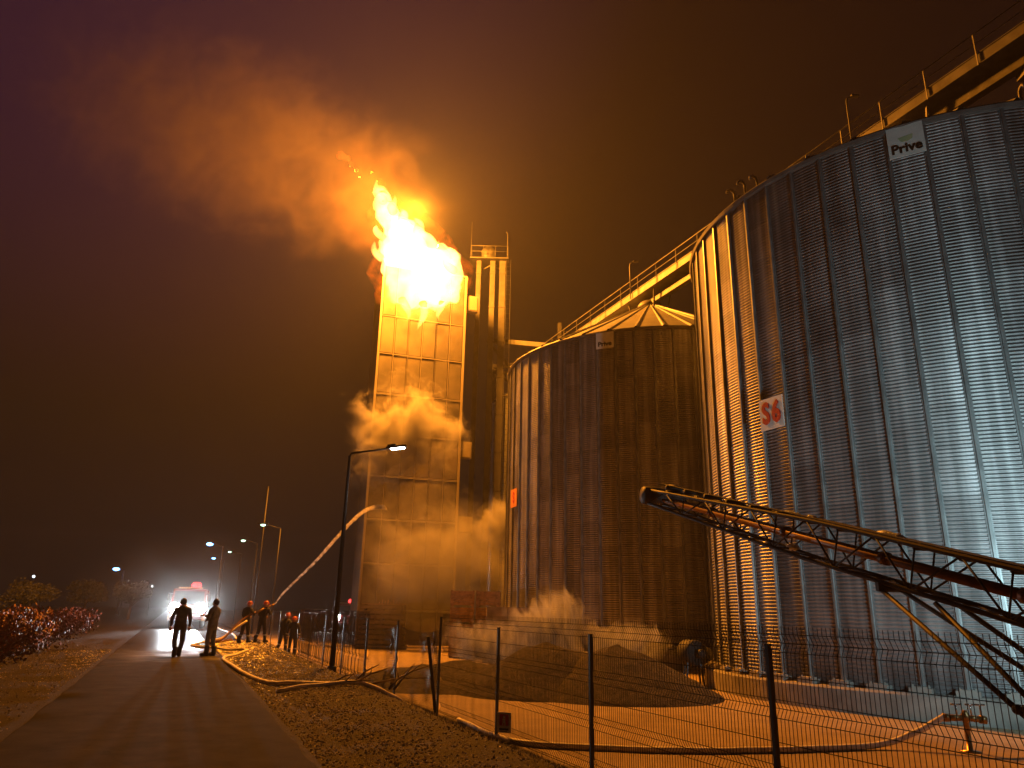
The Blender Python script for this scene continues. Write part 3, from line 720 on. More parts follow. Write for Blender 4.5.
hd = MB(); hd.lathe([(.05, -.3), (.20, -.29), (.21, .0), (.20, .29), (.05, .3)], 20, BP(-.02, 0, .02), side); hd.bar(BP(-.1, 0, .05), BP(.9, 0, .14), .42, .16, up=upv)
h_ = hd.build('head_drum', M['boom'], au, True)
g = MB(); g.lathe([(.02, -.18), (.1, -.17), (.1, .17), (.02, .18)], 14, BP(.55, -.12, .26), bd); g.build('motor', M['darksteel'], au, True)
for t_, s_, u_, ln in ((.75, -W2, .2, .45), (1.3, -W2, .24, .3), (2.2, -W2, .24, .42), (3.9, -W2, .30, .5), (4.5, -W2, .31, .25), (6.0, -W2, .33, .5), (2.1, -W2, -.14, .3), (4.1, -W2, -.26, .3)):
    g = MB(); pts = [BP(t_ + ln * q / 5, s_ - .0, u_) for q in range(6)]
    g.tube(pts, [.03, .062, .07, .055, .065, .03], 9); g.build('plastic_wrap', M['wrap'], au, True)
# undercarriage
K = BP(6.55, 0, -.42)
kn = MB(); kn.box(BP(6.5, -W2, -.39), (.1, .1, .12)); kn.box(BP(6.5, W2, -.39), (.1, .1, .12)); kn.tube([BP(6.5, -W2 - .04, -.42), BP(6.5, W2 + .04, -.42)], .045, 10); kn.build('bracket', M['boom'], au, True)
axc = Vector((7.25, 8.75, -.28)); axd = side
AL, AR = axc - axd * .85, axc + axd * .85
J1 = Vector((6.25, 10.15, .80))
for s_, A in ((-W2, AL), (W2, AR)):
    if (A - BP(6.5, s_, -.4)).length > (A - BP(6.5, -s_, -.4)).length: pass
    g = MB(); a = BP(6.5, s_, -.42); g.tube([a, a.lerp(A, 1)], .035, 8); g.build('strut', M['boom'], au, True)
    g = MB(); g.tube([BP(7.4, s_, -.38), A + Vector((0, 0, .05))], .035, 8); g.build('strut', M['boom'], au, True)
    g = MB(); g.tube([a.lerp(A, .62), BP(bl * .97, s_, -.3)], .035, 8); g.build('strut', M['boom'], au, True)
a = BP(6.5, -W2, -.42).lerp(AL, .62); b = BP(6.5, W2, -.42).lerp(AR, .62)
g = MB(); g.tube([a, b], .035, 8); g.ball(a, .06); g.ball(b, .06); g.build('cross_bar', M['boom'], au, True)
g = MB(); g.tube([AL, AR], .05, 10); g.build('axle', M['boom'], au, True)
for A in (AL, AR):
    g = MB(); g.lathe([(.24, -.1), (.38, -.11), (.42, -.07), (.42, .07), (.38, .11), (.24, .1)], 28, A, axd); w_ = g.build('wheel', M['rubber'], au, True)
    g = MB(); g.lathe([(.03, -.06), (.22, -.05), (.25, -.08), (.25, .08), (.22, .05), (.03, .06)], 20, A, axd); r_ = g.build('rim', M['boom'], w_); r_.parent = w_
    r_.data.transform(Matrix.Translation(-au.location))
g = MB(); hb = BP(bl, 0, 0); g.add([hb + side * a_ * q + bd * b_ * q + Vector((0, 0, z_)) for (q, z_) in ((.25, -.25), (.5, .45)) for a_, b_ in ((-1, -1), (1, -1), (1, 1), (-1, 1))], [(0, 1, 5, 4), (1, 2, 6, 5), (2, 3, 7, 6), (3, 0, 4, 7), (3, 2, 1, 0)]); g.build('hopper', M['boom'], au, True)

# ---------------------------------------------------------------- street lamp and far lamps
sl_ = empty('street_lamp', (-5.06, 22.91, gz(-5.06, 22.91)), 0, 'near tall street lamp on the verge, lit white, arm to the right', 'street lamp', 'street lamps along the road')
g = MB(); g.tube([(0, 0, -.2), (0, 0, 3), (.0, 0, 6.35)], [.085, .07, .05], 12); g.lathe([(.14, 0), (.14, .12), (.09, .16)], 14); g.build('pole', M['pole'], sl_)
g = MB(); g.tube([(0, 0, 6.3), (.05, -.03, 6.42), (1.2, -.05, 6.60)], .035, 8); g.build('arm', M['pole'], sl_)
g = MB(); g.box((1.45, -.05, 6.64), (.62, .22, .07), Matrix.Rotation(R(-8), 3, 'Y')); g.box((1.3, -.05, 6.69), (.25, .16, .06), Matrix.Rotation(R(-8), 3, 'Y')); hd_ = g.build('lamp_head', M['pole'], sl_)
g = MB(); g.box((1.5, -.05, 6.6), (.42, .17, .03), Matrix.Rotation(R(-8), 3, 'Y')); g.build('lens', M['e_lamp'], hd_)
lamp('SPOT', 'lamp_light', (-5.06 + 1.5, 22.86, 6.5), 260, (.9, 1, .92), sl_, spot_size=R(140), spot_blend=.8, shadow_soft_size=.12)
def far_lamp(x, y, h, m_, label, s_=1., arm=1):
    t = empty('street_lamp', (x, y, -.2), 0, label, 'street lamp', 'street lamps along the road')
    g = MB(); g.tube([(0, 0, 0), (0, 0, h)], [.08 * s_, .05 * s_], 8); g.tube([(0, 0, h), (-arm, -.3, h + .25)], .035, 6); g.build('pole', M['pole'], t)
    g = MB(); g.box((-arm - .1, -.35, h + .27), (.7, .3, .08)); hd = g.build('lamp_head', M['pole'], t)
    g = MB(); g.ball((-arm - .1, -.4, h + .18), .17 * s_, 10, 6, (1.3, 1, .6)); g.build('lens', m_, hd)
far_lamp(-15.7, 51.5, 6.9, M['e_far'], 'highest and nearest of the row of pale green street lights', .8)
far_lamp(-21.5, 64.5, 6.9, M['e_far'], 'middle one of the pale green row of street lights', .9)
far_lamp(-27.8, 78.8, 6.9, M['e_far'], 'lowest pale green street light, beside the bright blue one', .8)
far_lamp(-26.6, 70.3, 7.0, M['e_blue'], 'bright blue white street light above the fire engine', 1.5)
far_lamp(-34.5, 92, 7.0, M['e_blue'], 'small blue street light under the bright blue one', 1.1)
far_lamp(-64.0, 127, 7.0, M['e_blue'], 'bright blue white light standing alone above the far trees at left', 2.6)
for x, y, z, s_, lb in ((-98, 158, 6.6, .45, 'tiny white light far off at the left edge'), (-92, 152, 3.2, .3, 'tiny white light just over the hedge top'), (-60, 120, 4.4, .35, 'tiny white light directly below the lone blue lamp'), (-52, 112, 4.2, .3, 'tiny white light right of the lone blue lamp')):
    t = empty('distant_lamp', (x, y, -.3), 0, lb, 'lamp', 'tiny far off lights')
    g = MB(); g.tube([(0, 0, 0), (0, 0, z)], .05, 6); g.build('pole', M['pole'], t)
    g = MB(); g.ball((0, 0, z + s_ * .5), s_ * .6, 8, 6); g.build('lens', M['e_small'], t)
g = MB(); g.tube([(0, 0, 0), (0, 0, 9.9)], [.08, .045], 8); g.ball((0, 0, 9.9), .06, 8, 6)

o = g.build('utility_pole', M['pole']); o.location = (-17.2, 52.5, -.2); tag(o, 'thin tall unlit pole behind the hose crew', 'pole')

# floodlight just outside the frame that lights the right silo
fl = empty('floodlight', (10.3, 11.6, ZG), 0, 'portable floodlight on a tripod aimed at the right silo', 'floodlight')
g = MB(); g.tube([(0, 0, .6), (0, 0, 2.3)], .03, 8)
for k in range(3): g.tube([(0, 0, 1.0), (.55 * math.cos(k * 2.1), .55 * math.sin(k * 2.1), 0)], .02, 6)
g.build('tripod', M['darksteel'], fl)
fld = (Vector((11.8, 18.5, 5.5)) - Vector((10.3, 11.6, 1.75))).normalized()
g = MB(); g.bar(Vector((0, 0, 2.45)) - fld * .12, Vector((0, 0, 2.45)), .5, .3); g.build('lamp_head', M['darksteel'], fl)
g = MB(); g.bar(Vector((0, 0, 2.45)), Vector((0, 0, 2.45)) + fld * .02, .44, .26); g.build('lens', M['e_flood'], fl)
q = lamp('SPOT', 'flood_light', Vector((10.3, 11.6, 1.75)) + fld * .06, 2200, (.60, .93, .98), fl, spot_size=R(150), spot_blend=1, shadow_soft_size=.15)
q.rotation_euler = (-fld).to_track_quat('Z', 'Y').to_euler()

# ---------------------------------------------------------------- fire engine
def truck():
    t = empty('fire_engine', (0, 0, 0), 0)
    g = MB()   # front is -y
    g.add([(-1.15, -3.2, .55), (1.15, -3.2, .55), (1.15, -3.25, 1.55), (-1.15, -3.25, 1.55), (1.08, -3.0, 2.65), (-1.08, -3.0, 2.65),
           (-1.15, -1.2, .55), (1.15, -1.2, .55), (1.15, -1.2, 1.55), (-1.15, -1.2, 1.55), (1.08, -1.2, 2.7), (-1.08, -1.2, 2.7)],
          [(0, 1, 2, 3), (3, 2, 4, 5), (1, 7, 8, 2), (2, 8, 10, 4), (6, 0, 3, 9), (9, 3, 5, 11), (5, 4, 10, 11), (7, 6, 9, 8), (8, 9, 11, 10), (6, 7, 1, 0)])
    g.build('cab', M['truck'], t)
    g = MB(); g.box((0, 1.2, 1.65), (2.35, 4.6, 1.9)); g.box((0, 1.2, 2.64), (2.1, 4.4, .08)); g.box((0, -1.1, .75), (2.0, 7.6, .25)); g.build('body', M['truck'], t)
    for k in range(3):
        g = MB(); g.box((1.18, -.2 + k * 1.4, 1.7), (.03, 1.25, 1.3)); g.build('shutter', M['chrome'], t)
        g = MB(); g.box((-1.18, -.2 + k * 1.4, 1.7), (.03, 1.25, 1.3)); g.build('shutter', M['chrome'], t)
    g = MB(); g.add([(-1.0, -3.262, 1.62), (1.0, -3.262, 1.62), (.95, -3.06, 2.5), (-.95, -3.06, 2.5)], [(0, 1, 2, 3)]); g.build('windscreen', M['glass'], t)
    g = MB(); g.box((0, -3.32, .72), (2.4, .25, .4)); g.build('bumper', M['truckw'], t)
    g = MB()
    for q in range(4): g.box((0, -3.27, 1.05 + q * .09), (1.1, .06, .05))
    g.build('grille', M['chrome'], t)
    for x in (-.88, .88):
        g = MB(); g.box((x, -3.27, 1.32), (.46, .08, .34)); h = g.build('headlight', M['chrome'], t)
        g = MB(); g.lathe([(.31, 0), (.3, .05)], 16, (x, -3.29, 1.38), (0, -1, 0)); g.lathe([(.12, 0), (.11, .05)], 12, (x * 1.02, -3.29, 1.06), (0, -1, 0)); g.build('lens', M['e_head'], h)
        g = MB(); g.tube([(x * 1.2, -3.1, 2.3), (x * 1.45, -3.3, 2.3)], .02, 6); g.box((x * 1.5, -3.3, 2.1), (.2, .08, .45)); g.build('mirror', M['rubber'], t)
    lb = MB(); lb.box((0, -2.6, 2.74), (1.6, .35, .08)); lbo = lb.build('light_bar', M['truckw'], t)
    g = MB(); g.lathe([(.3, 0), (.32, .2), (.2, .34)], 14, (.35, -2.6, 2.78)); g.build('beacon', M['e_red'], lbo)
    for y in (-2.3, 2.2):
        for x in (-1.0, 1.0):
            g = MB(); g.lathe([(.25, -.14), (.46, -.15), (.5, -.1), (.5, .1), (.46, .15), (.25, .14)], 24, (x, y, .5), (1, 0, 0)); wl = g.build('wheel', M['rubber'], t)
            g = MB(); g.lathe([(.04, -.1), (.25, -.1), (.27, .1), (.04, .1)], 16, (x, y, .5), (1, 0, 0)); g.build('rim', M['chrome'], wl)
    g = MB()
    for x in (-.25, .25): g.bar((x, -.8, 2.85), (x, 3.3, 2.85), .06)
    for q in range(12): g.bar((-.25, -.6 + q * .33, 2.85), (.25, -.6 + q * .33, 2.85), .035)
    g.build('ladder', M['galv'], t)
    return t
tr = truck(); tag(tr, 'fire engine with glaring white headlights facing down the road', 'fire engine', 'fire engines')
tr2 = copy_tree(tr); tr2['label'] = 'fire engine beyond the tower foot, half hidden by the lamp pole'
def place_truck(t, x, y, z, rz_): t.location = (x, y, z); t.rotation_euler = (0, 0, rz_)
place_truck(tr, -23.5, 57.2, 0, R(20)); place_truck(tr2, -16.4, 80, -.7, R(8))
for x in (-.88, .88):
    p = Vector((-23.5, 57.2, 0)) + Matrix.Rotation(R(20), 3, 'Z') @ Vector((x, -3.5, 1.33))
    q = lamp('SPOT', 'headlight_beam', p, 3000, (.85, .95, 1), spot_size=R(60), spot_blend=.7, shadow_soft_size=.12)
    q.rotation_euler = (Vector((-5, 10, .2)) - p).to_track_quat('-Z', 'Y').to_euler()
    q.parent = tr; q.matrix_parent_inverse = (Matrix.Translation((-23.5, 57.2, 0)) @ Matrix.Rotation(R(20), 4, 'Z')).inverted()

# ---------------------------------------------------------------- people
def person(x, y, z, rz_, label, J, suit, helm=True, stripes=True):
    """J: joints (local metres, facing -y). One skinned body; helmet, tape and boots are its children."""
    order = ['pelvis', 'belly', 'chest', 'neck', 'head', 'top', 'shl', 'ell', 'wrl', 'shr', 'elr', 'wrr', 'hil', 'knl', 'anl', 'tol', 'hir', 'knr', 'anr', 'tor']
    edges = [('pelvis', 'belly'), ('belly', 'chest'), ('chest', 'neck'), ('neck', 'head'), ('head', 'top'), ('chest', 'shl'), ('shl', 'ell'), ('ell', 'wrl'), ('chest', 'shr'), ('shr', 'elr'), ('elr', 'wrr'),
             ('pelvis', 'hil'), ('hil', 'knl'), ('knl', 'anl'), ('anl', 'tol'), ('pelvis', 'hir'), ('hir', 'knr'), ('knr', 'anr'), ('anr', 'tor')]
    rad = dict(pelvis=(.17, .13), belly=(.165, .12), chest=(.19, .13), neck=(.065, .065), head=(.095, .11), top=(.07, .08), shl=(.085, .085), ell=(.062, .062), wrl=(.042, .042), shr=(.085, .085), elr=(.062, .062), wrr=(.042, .042),
               hil=(.11, .11), knl=(.082, .082), anl=(.06, .06), tol=(.05, .04), hir=(.11, .11), knr=(.082, .082), anr=(.06, .06), tor=(.05, .04))
    me = bpy.data.meshes.new('skel'); me.from_pydata([J[k] for k in order], [(order.index(a), order.index(b)) for a, b in edges], [])
    o = bpy.data.objects.new('skel', me); sc.collection.objects.link(o)
    md = o.modifiers.new('Skin', 'SKIN')
    for i, k in enumerate(order):
        v = me.skin_vertices[0].data[i]; v.radius = rad[k]; v.use_root = (i == 0)
    sb = o.modifiers.new('S', 'SUBSURF'); sb.levels = 2; sb.render_levels = 2
    dg = bpy.context.evaluated_depsgraph_get(); bm_ = bpy.data.meshes.new_from_object(o.evaluated_get(dg)); bpy.data.objects.remove(o)
    b = MB(); b.add([tuple(v.co) for v in bm_.vertices], [tuple(p.vertices) for p in bm_.polygons], True)
    H = Vector(J['head']); Nk = Vector(J['neck'])
    for i, f in enumerate(b.f):
        c = sum((Vector(b.v[k]) for k in f), Vector()) / len(f)
        b.mi[i] = 1 if c.z > Nk.z + .01 and (c - H).length < .3 else 0
    b.cur = 1
    fwd = Vector((0, -1, 0))
    b.ball(H + fwd * .0 + Vector((0, 0, .0)), .1, 14, 10, (.86, 1.02, 1.2)); b.ball(H + Vector((0, -.105, -.01)), .018, 8, 6, (.8, 1.2, 1.4))
    for s_ in (-1, 1): b.ball(H + Vector((.088 * s_, 0, 0)), .025, 8, 6, (.4, .8, 1.3))
    b.ball(H + Vector((0, -.09, -.055)), .022, 8, 4, (1.3, .5, .4))
    for w_, e_ in (('wrl', 'ell'), ('wrr', 'elr')):
        W = Vector(J[w_]); d = (W - Vector(J[e_])).normalized(); sd = d.cross(Vector((0, -1, .3))).normalized(); dn = d.cross(sd)
        b.tube([W, W + d * .05, W + d * .1], [.034, .042, .038], 8)
        for k, ln in enumerate((.075, .085, .08, .062)):
            r0 = W + d * .09 + sd * (k - 1.5) * .02; b.tube([r0, r0 + d * ln * .5 + dn * .01, r0 + d * ln * .8 + dn * .035], [.0105, .01, .008], 6)
        r0 = W + d * .03 + sd * .035; b.tube([r0, r0 + sd * .03 + d * .03, r0 + sd * .035 + d * .065 + dn * .01], [.013, .012, .009], 6)
    b.cur = 2
    for s_ in (-1, 1): b.ball(H + Vector((.033 * s_, -.092, .012)), .011, 6, 4)
    body = b.build('person', [suit, M['skin'], M['black']]); body.location = (x, y, z); body.rotation_euler = (0, 0, rz_); tag(body, label, 'person')
    if helm:
        g = MB(); g.lathe([(.135, -.02), (.14, 0), (.128, .05), (.1, .105), (.05, .135), (.01, .14)], 18, H + Vector((0, 0, .035))); g.lathe([(.175, 0), (.17, .012), (.12, .02)], 18, H + Vector((0, .01, .02))); g.build('helmet', M['helmet'], body)
    else:
        g = MB(); g.ball(H + Vector((0, .02, .035)), .107, 14, 8, (.9, 1.0, 1.12)); g.build('hair', M['hair'], body)
    if stripes:
        def band(a, b_, f, r, n_='reflective_band'):
            A, B = Vector(a), Vector(b_); p = A.lerp(B, f); d = (B - A).normalized() * .025; g = MB(); g.tube([p - d, p + d], r, 16, True, False); g.build(n_, M['refl'], body)
        for s_ in ('l', 'r'):
            band(J['el' + s_], J['wr' + s_], .55, .066); band(J['kn' + s_], J['an' + s_], .45, .088)
    for s_ in ('l', 'r'):
        A = Vector(J['an' + s_]); T = Vector(J['to' + s_]); g = MB(); g.tube([A + Vector((0, 0, .2)), A + Vector((0, 0, .0)), A + Vector((0, .02, -.06))], [.08, .075, .07], 10)
        g.tube([A + Vector((0, .05, -.055)), A.lerp(T, .5) + Vector((0, 0, -.03)), T + Vector((0, -.02, -.01))], [.055, .055, .045], 10); g.build('boot', M['boot'], body)
    return body
def stand(lean=0, arms='down', stance=.12, step=0.):
    J = dict(pelvis=(0, 0, .95), belly=(0, -.02 * lean, 1.12), chest=(0, -.12 * lean, 1.38), neck=(0, -.17 * lean, 1.53), head=(0, -.22 * lean - .02, 1.64), top=(0, -.24 * lean, 1.74),
             hil=(-.1, 0, .88), knl=(-.12, -.04 - step * .5, .5), anl=(-stance, .02 - step, .1), tol=(-stance - .03, -.17 - step, .05),
             hir=(.1, 0, .88), knr=(.12, -.03 + step * .3, .5), anr=(stance, .03 + step, .1), tor=(stance + .03, -.15 + step, .05))
    c = -.12 * lean
    J['shl'] = (-.2, c, 1.43); J['shr'] = (.2, c, 1.43)
    if arms == 'down':
        J.update(ell=(-.27, c + .02, 1.15), wrl=(-.27, c - .08, .9), elr=(.27, c + .03, 1.15), wrr=(.28, c - .06, .9))
    elif arms == 'hose':
        J.update(ell=(-.27, c - .12, 1.2), wrl=(-.05, c - .42, 1.25), elr=(.27, c - .02, 1.15), wrr=(.08, c - .22, 1.1))
    elif arms == 'hips':
        J.update(ell=(-.38, c + .06, 1.2), wrl=(-.2, c - .08, 1.0), elr=(.3, c - .02, 1.16), wrr=(.22, c - .22, 1.02))
    return J
def faceto(x, y, tx, ty): return math.atan2(tx - x, -(ty - y))
person(-9.72, 25.7, .012, faceto(-9.72, 25.7, -26, 62) + .9, 'person standing at the road edge in dark clothes beside the right headlight', stand(-.1, 'hose', .13, -.05), M['lightcloth'], False, False)
person(-10.45, 24.9, .012, faceto(-10.45, 24.9, -26, 60), 'person on the road in front of the left headlight glare', stand(.3, 'down', .07, .12), M['cloth2'], False, False)
person(-11.75, 34.9, gz(-11.75, 34.9), faceto(-11.75, 34.9, -8, 46), 'firefighter with red helmet at the left of the hose crew', stand(.6, 'hose', .16, .1), M['cloth'])
person(-11.2, 35.5, gz(-11.2, 35.5), faceto(-11.2, 35.5, -8, 46), 'firefighter holding the nozzle of the water jet', stand(.7, 'hose', .16, .12), M['cloth'])
person(-10.9, 38.0, gz(-10.9, 38.0), faceto(-10.9, 38, -8, 46), 'firefighter bending beside the fence, left one of two', stand(1.1, 'hips', .14, .1), M['cloth'])
person(-10.3, 37.6, gz(-10.3, 37.6), faceto(-10.3, 37.6, -12, 46), 'firefighter with reflective bands next to the fence, right one of two', stand(.3, 'down', .12), M['cloth'])
nz = Vector((-10.98, 35.85, 1.62))
g = MB(); g.tube([nz - Vector((.42, .8, .35)), nz - Vector((.2, .4, .14)), nz], [.045, .045, .035], 10); g.tube([nz, nz + Vector((.1, .2, .07))], [.05, .03], 10)
o = g.build('hose_nozzle', M['brass']); tag(o, 'metal nozzle in the hands of the hose crew spraying water', 'nozzle')
hose([(-11.4, 35.05, 1.27), (-11.75, 34.6, 1.0), (-12.05, 34.0, .5), (-12.4, 33.3, .08), (-13.1, 34.2, 0), (-13.0, 37.0, 0)], .045, 'dark hose drooping from the nozzle to the ground', 'tube')

# water jet
def jet_mat():
    m = bpy.data.materials.new('water_spray'); m.use_nodes = True; t = m.node_tree; t.nodes.clear()
    o = N(t, 'ShaderNodeOutputMaterial'); v = N(t, 'ShaderNodeVolumePrincipled'); v.inputs['Color'].default_value = (.9, .85, .8, 1)
    g = N(t, 'ShaderNodeTexCoord'); n = noise_n(t, g, 4.5, 5, .7); m.cycles.volume_step_rate = .3
    d = mth(t, 'MULTIPLY', mth(t, 'MAXIMUM', mth(t, 'SUBTRACT', n, .42), 0), 38)
    t.links.new(d, v.inputs['Density']); v.inputs['Anisotropy'].default_value = .3
    t.links.new(v.outputs[0], o.inputs['Volume']); return m
jp = [nz + Vector((.1, .2, .07)), Vector((-10.75, 37.2, 2.35)), Vector((-10.1, 39.8, 3.9)), Vector((-9.45, 43, 5.9)), Vector((-8.95, 46.0, 7.35)), Vector((-8.4, 48.6, 7.95)), Vector((-8.2, 49.9, 7.9))]
q = smooth(jp, 8); g = MB(); n_ = len(q); g.tube(q, [(.035 + .15 * (i / n_) ** 1.1) * (1 + .25 * noise.noise((i * .6, 0, 0))) * (1 if i < n_ - 6 else (n_ - i) / 8) for i in range(n_)], 12)
o = g.build('water_jet', jet_mat()); tag(o, 'arc of sprayed water from the hose crew to the tower', 'water jet')

# ---------------------------------------------------------------- vegetation
def leaves(g, c, rad, n, size, rr):
    for i in range(n):
        d = Vector((rr.gauss(0, 1), rr.gauss(0, 1), rr.gauss(0, 1))).normalized() * (rr.random() ** .45)
        k = 1 + .25 * noise.noise(d * 2.3 + Vector(c))
        p = Vector(c) + Vector((d.x * rad[0], d.y * rad[1], d.z * rad[2])) * k
        if p.z < .02: continue
        q = Vector((rr.gauss(0, 1), rr.gauss(0, 1), rr.gauss(0, 1))).normalized(); r2 = q.orthogonal().normalized(); s_ = size * rr.uniform(.6, 1.4)
        g.add([p - r2 * s_, p + q * s_ * .5, p + r2 * s_, p - q * s_ * .5], [(0, 1, 2, 3)])
hb_ = ['nearest bush of the reddish hedge at the left edge', 'second bush of the reddish hedge, its top highest', 'third bush along the hedge, fading into dark', 'fourth dark bush along the left verge', 'fifth dark bush near the far end of the hedge', 'last dark bush of the hedge, before the far trees', 'first leafless low bush left of the fire engine', 'farthest low bush left of the fire engine']
for i, s_ in enumerate((15.5, 19.5, 23.5, 28, 33, 39, 46, 54)):
    u = -7.6 - .25 * (i % 2); x, y = us(u, s_); rr = random.Random(20 + i)
    t = empty('bush', (x, y, gz(x, y) - .05), rr.random() * 6, hb_[i], 'bush', 'bushes of the left hedge')
    hgt = (1.1, 1.15, 1.1, 1.0, .95, .95, .9, .9)[i] * 1.0
    g = MB()
    for k in range(7): leaves(g, (rr.uniform(-1.6, 1.6), rr.uniform(-1.2, 1.2), hgt * rr.uniform(.6, 1.0)), (1.3, 1.2, hgt * rr.uniform(.8, 1.05)), 900 if i < 4 else 450, .055 if i < 3 else .08, rr)
    g.build('foliage', M['leaf'], t)
    g = MB()
    for k in range(14):
        a = rr.uniform(0, 6.28); g.tube([(rr.uniform(-.8, .8), rr.uniform(-.5, .5), 0), (1.2 * math.cos(a), 1.0 * math.sin(a), hgt * 1.3)], [.03, .01], 5)
    g.build('stems', M['bark'], t)
for i, (x, y, h, lb) in enumerate(((-52, 84, 5.0, 'dark far tree behind the hedge, second from left'), (-64, 92, 4.6, 'dark far tree behind the hedge, leftmost'), (-44, 90, 4.8, 'dark far tree just left of the fire engine'), (-58, 106, 5.4, 'dark far tree under the lone blue lamp'))):
    rr = random.Random(60 + i); t = empty('tree', (x, y, -.6), 0, lb, 'tree', 'dark trees far off at left')
    g = MB(); g.tube([(0, 0, 0), (.1, 0, h * .45), (0, .1, h * .8)], [.2, .14, .05], 8)
    for k in range(5): a = k * 1.3; g.tube([(.05, 0, h * .35 + k * .2), (math.cos(a) * 1.4, math.sin(a) * 1.4, h * .65 + k * .15)], [.08, .02], 6)
    g.build('trunk', M['bark'], t)
    g = MB()
    for k in range(9): leaves(g, (rr.uniform(-2, 2), rr.uniform(-2, 2), h * rr.uniform(.45, .8)), (1.3, 1.3, 1.0), 260, .16, rr)
    g.build('crown', M['leaf2'], t)
# weeds and dry grass on the bank
g = MB(); rr = random.Random(3)
for i in range(5200):
    s_ = 5 + 30 * rr.random() ** 1.5; u = rr.uniform(2.2, 4.2) if rr.random() < .8 else rr.uniform(-6.5, -3.8); x, y = us(u, s_)
    if noise.noise((x * .8, y * .8, 2)) < -.05: continue
    z = gz(x, y); h = rr.uniform(.03, .13); a = rr.uniform(0, 6.28); l = rr.uniform(.03, .16); wv = .003 + .0002 * s_
    b = Vector((x, y, z)); e = b + Vector((math.cos(a) * l, math.sin(a) * l, h)); p = Vector((-math.sin(a), math.cos(a), 0)) * wv
    g.add([b - p, b + p, e], [(0, 1, 2)])
tag(g.build('dry_grass', M['twig']), 'dry grass tufts on the dark earth bank by the fence', 'grass', kind='stuff')
rr = random.Random(5)
tb_ = empty('fallen_branches', (-3.0, 17.2, gz(-3.0, 17.2)), 0, 'bare broken branches lying on the bank near the leaning post', 'branches')
for k in range(9):
    a = rr.uniform(-.6, 1.4); l = rr.uniform(.5, 1.4); b = Vector((rr.uniform(-.9, .7), rr.uniform(-.6, .9), .02)); e = b + Vector((math.cos(a) * l, math.sin(a) * l * .5, rr.uniform(.08, .5)))
    g = MB(); g.tube([b, b.lerp(e, .5) + Vector((0, 0, .06)), e], [.028, .02, .008], 6); m_ = b.lerp(e, .5) + Vector((0, 0, .06)); g.tube([m_, m_ + Vector((rr.uniform(-.2, .3), rr.uniform(-.2, .2), rr.uniform(.1, .3)))], [.014, .005], 5); g.build('branch', M['twig'], tb_)

# ---------------------------------------------------------------- fire
def blob(balls, name, m, res=.35, dis=.5, seed=0, par=None):
    mb = bpy.data.metaballs.new('mb'); mb.resolution = res; mb.render_resolution = res; mb.threshold = .3
    for (x, y, z, r) in balls:
        e = mb.elements.new(); e.co = (x, y, z); e.radius = r * 1.45
    o = bpy.data.objects.new('mb', mb); sc.collection.objects.link(o); dg = bpy.context.evaluated_depsgraph_get(); dg.update()
    me = bpy.data.meshes.new_from_object(o.evaluated_get(dg)); bpy.data.objects.remove(o)
    g = MB(); vs = []
    for v in me.vertices:
        p = v.co; n = v.normal
        k = dis * (noise.noise(Vector((p.x * .55, p.y * .55, p.z * .45 + seed))) + .5 * noise.noise(Vector((p.x * 1.5, p.y * 1.5, p.z * 1.1 + seed))) + .3 * noise.noise(Vector((p.x * 3.5, p.y * 3.5, p.z * 2.2 + seed))))
        vs.append(tuple(p + n * k))
    g.add(vs, [tuple(p.vertices) for p in me.polygons], True)
    rr = random.Random(int(seed))
    if name == 'flame_core':      # torn tongues leaving the body of the fire
        for (x, z, a, l, w_) in ((-10.2, 31.4, 112, 2.0, .35), (-9.2, 30.4, 100, 1.7, .35), (-8.2, 29.6, 118, 1.6, .4), (-7.2, 28.6, 105, 1.7, .4), (-6.2, 27.6, 122, 1.7, .4), (-5.2, 26.7, 108, 1.5, .35), (-4.6, 25.7, 120, 1.2, .3), (-9.9, 28.2, 125, 1.5, .3), (-10.0, 26.6, 118, 1.5, .3), (-8.0, 23.3, -80, 1.6, .3), (-6.6, 23.0, -95, 2.0, .32), (-5.4, 23.1, -88, 1.3, .25)):
            P = []; d = R(a)
            for q in range(9):
                f = q / 8; P.append(Vector((x + math.cos(d) * l * f + .18 * math.sin(f * 5 + x), fy - .2 + .2 * math.sin(f * 4 + z), z + math.sin(d) * l * f)))
            g.tube(P, [w_ * (math.sin(PI * (.35 + .65 * q / 8)) + .02) for q in range(9)], 8)
    return g.build(name, m, par)
def fire_mat(name, col, st, thr, ns):
    m = bpy.data.materials.new(name); m.use_nodes = True; t = m.node_tree; t.nodes.clear()
    o = N(t, 'ShaderNodeOutputMaterial'); e = N(t, 'ShaderNodeEmission'); e.inputs[0].default_value = (*col, 1)
    g = N(t, 'ShaderNodeTexCoord'); n = noise_n(t, g, ns, 5, .6)
    t.links.new(mth(t, 'MULTIPLY', mth(t, 'MAXIMUM', mth(t, 'SUBTRACT', n, thr), 0), st), e.inputs[1])
    t.links.new(e.outputs[0], o.inputs['Volume']); return m
fy = 50.2
fire = empty('flames', (-6.6, fy, ZT), 0, 'white hot flames bursting from the top of the tower', 'fire')
core = [(-8.7, 24.2, 1.0), (-5.0, 24.4, 1.1), (-4.7, 25.3, .9), (-9.4, 25.6, .8), (-9.5, 28.4, .7), (-10.3, 32.0, .3), (-10.1, 31.2, .55), (-9.7, 30.2, .8), (-9.1, 29.2, 1.15), (-8.5, 28.0, 1.5), (-8.4, 26.4, 1.5), (-7.6, 27.0, 1.7), (-6.8, 25.8, 1.8), (-5.8, 26.0, 1.5), (-5.2, 25.0, 1.2), (-7.8, 24.4, 1.5), (-6.0, 23.9, 1.3), (-8.8, 24.9, 1.0), (-9.3, 27.0, .7)]
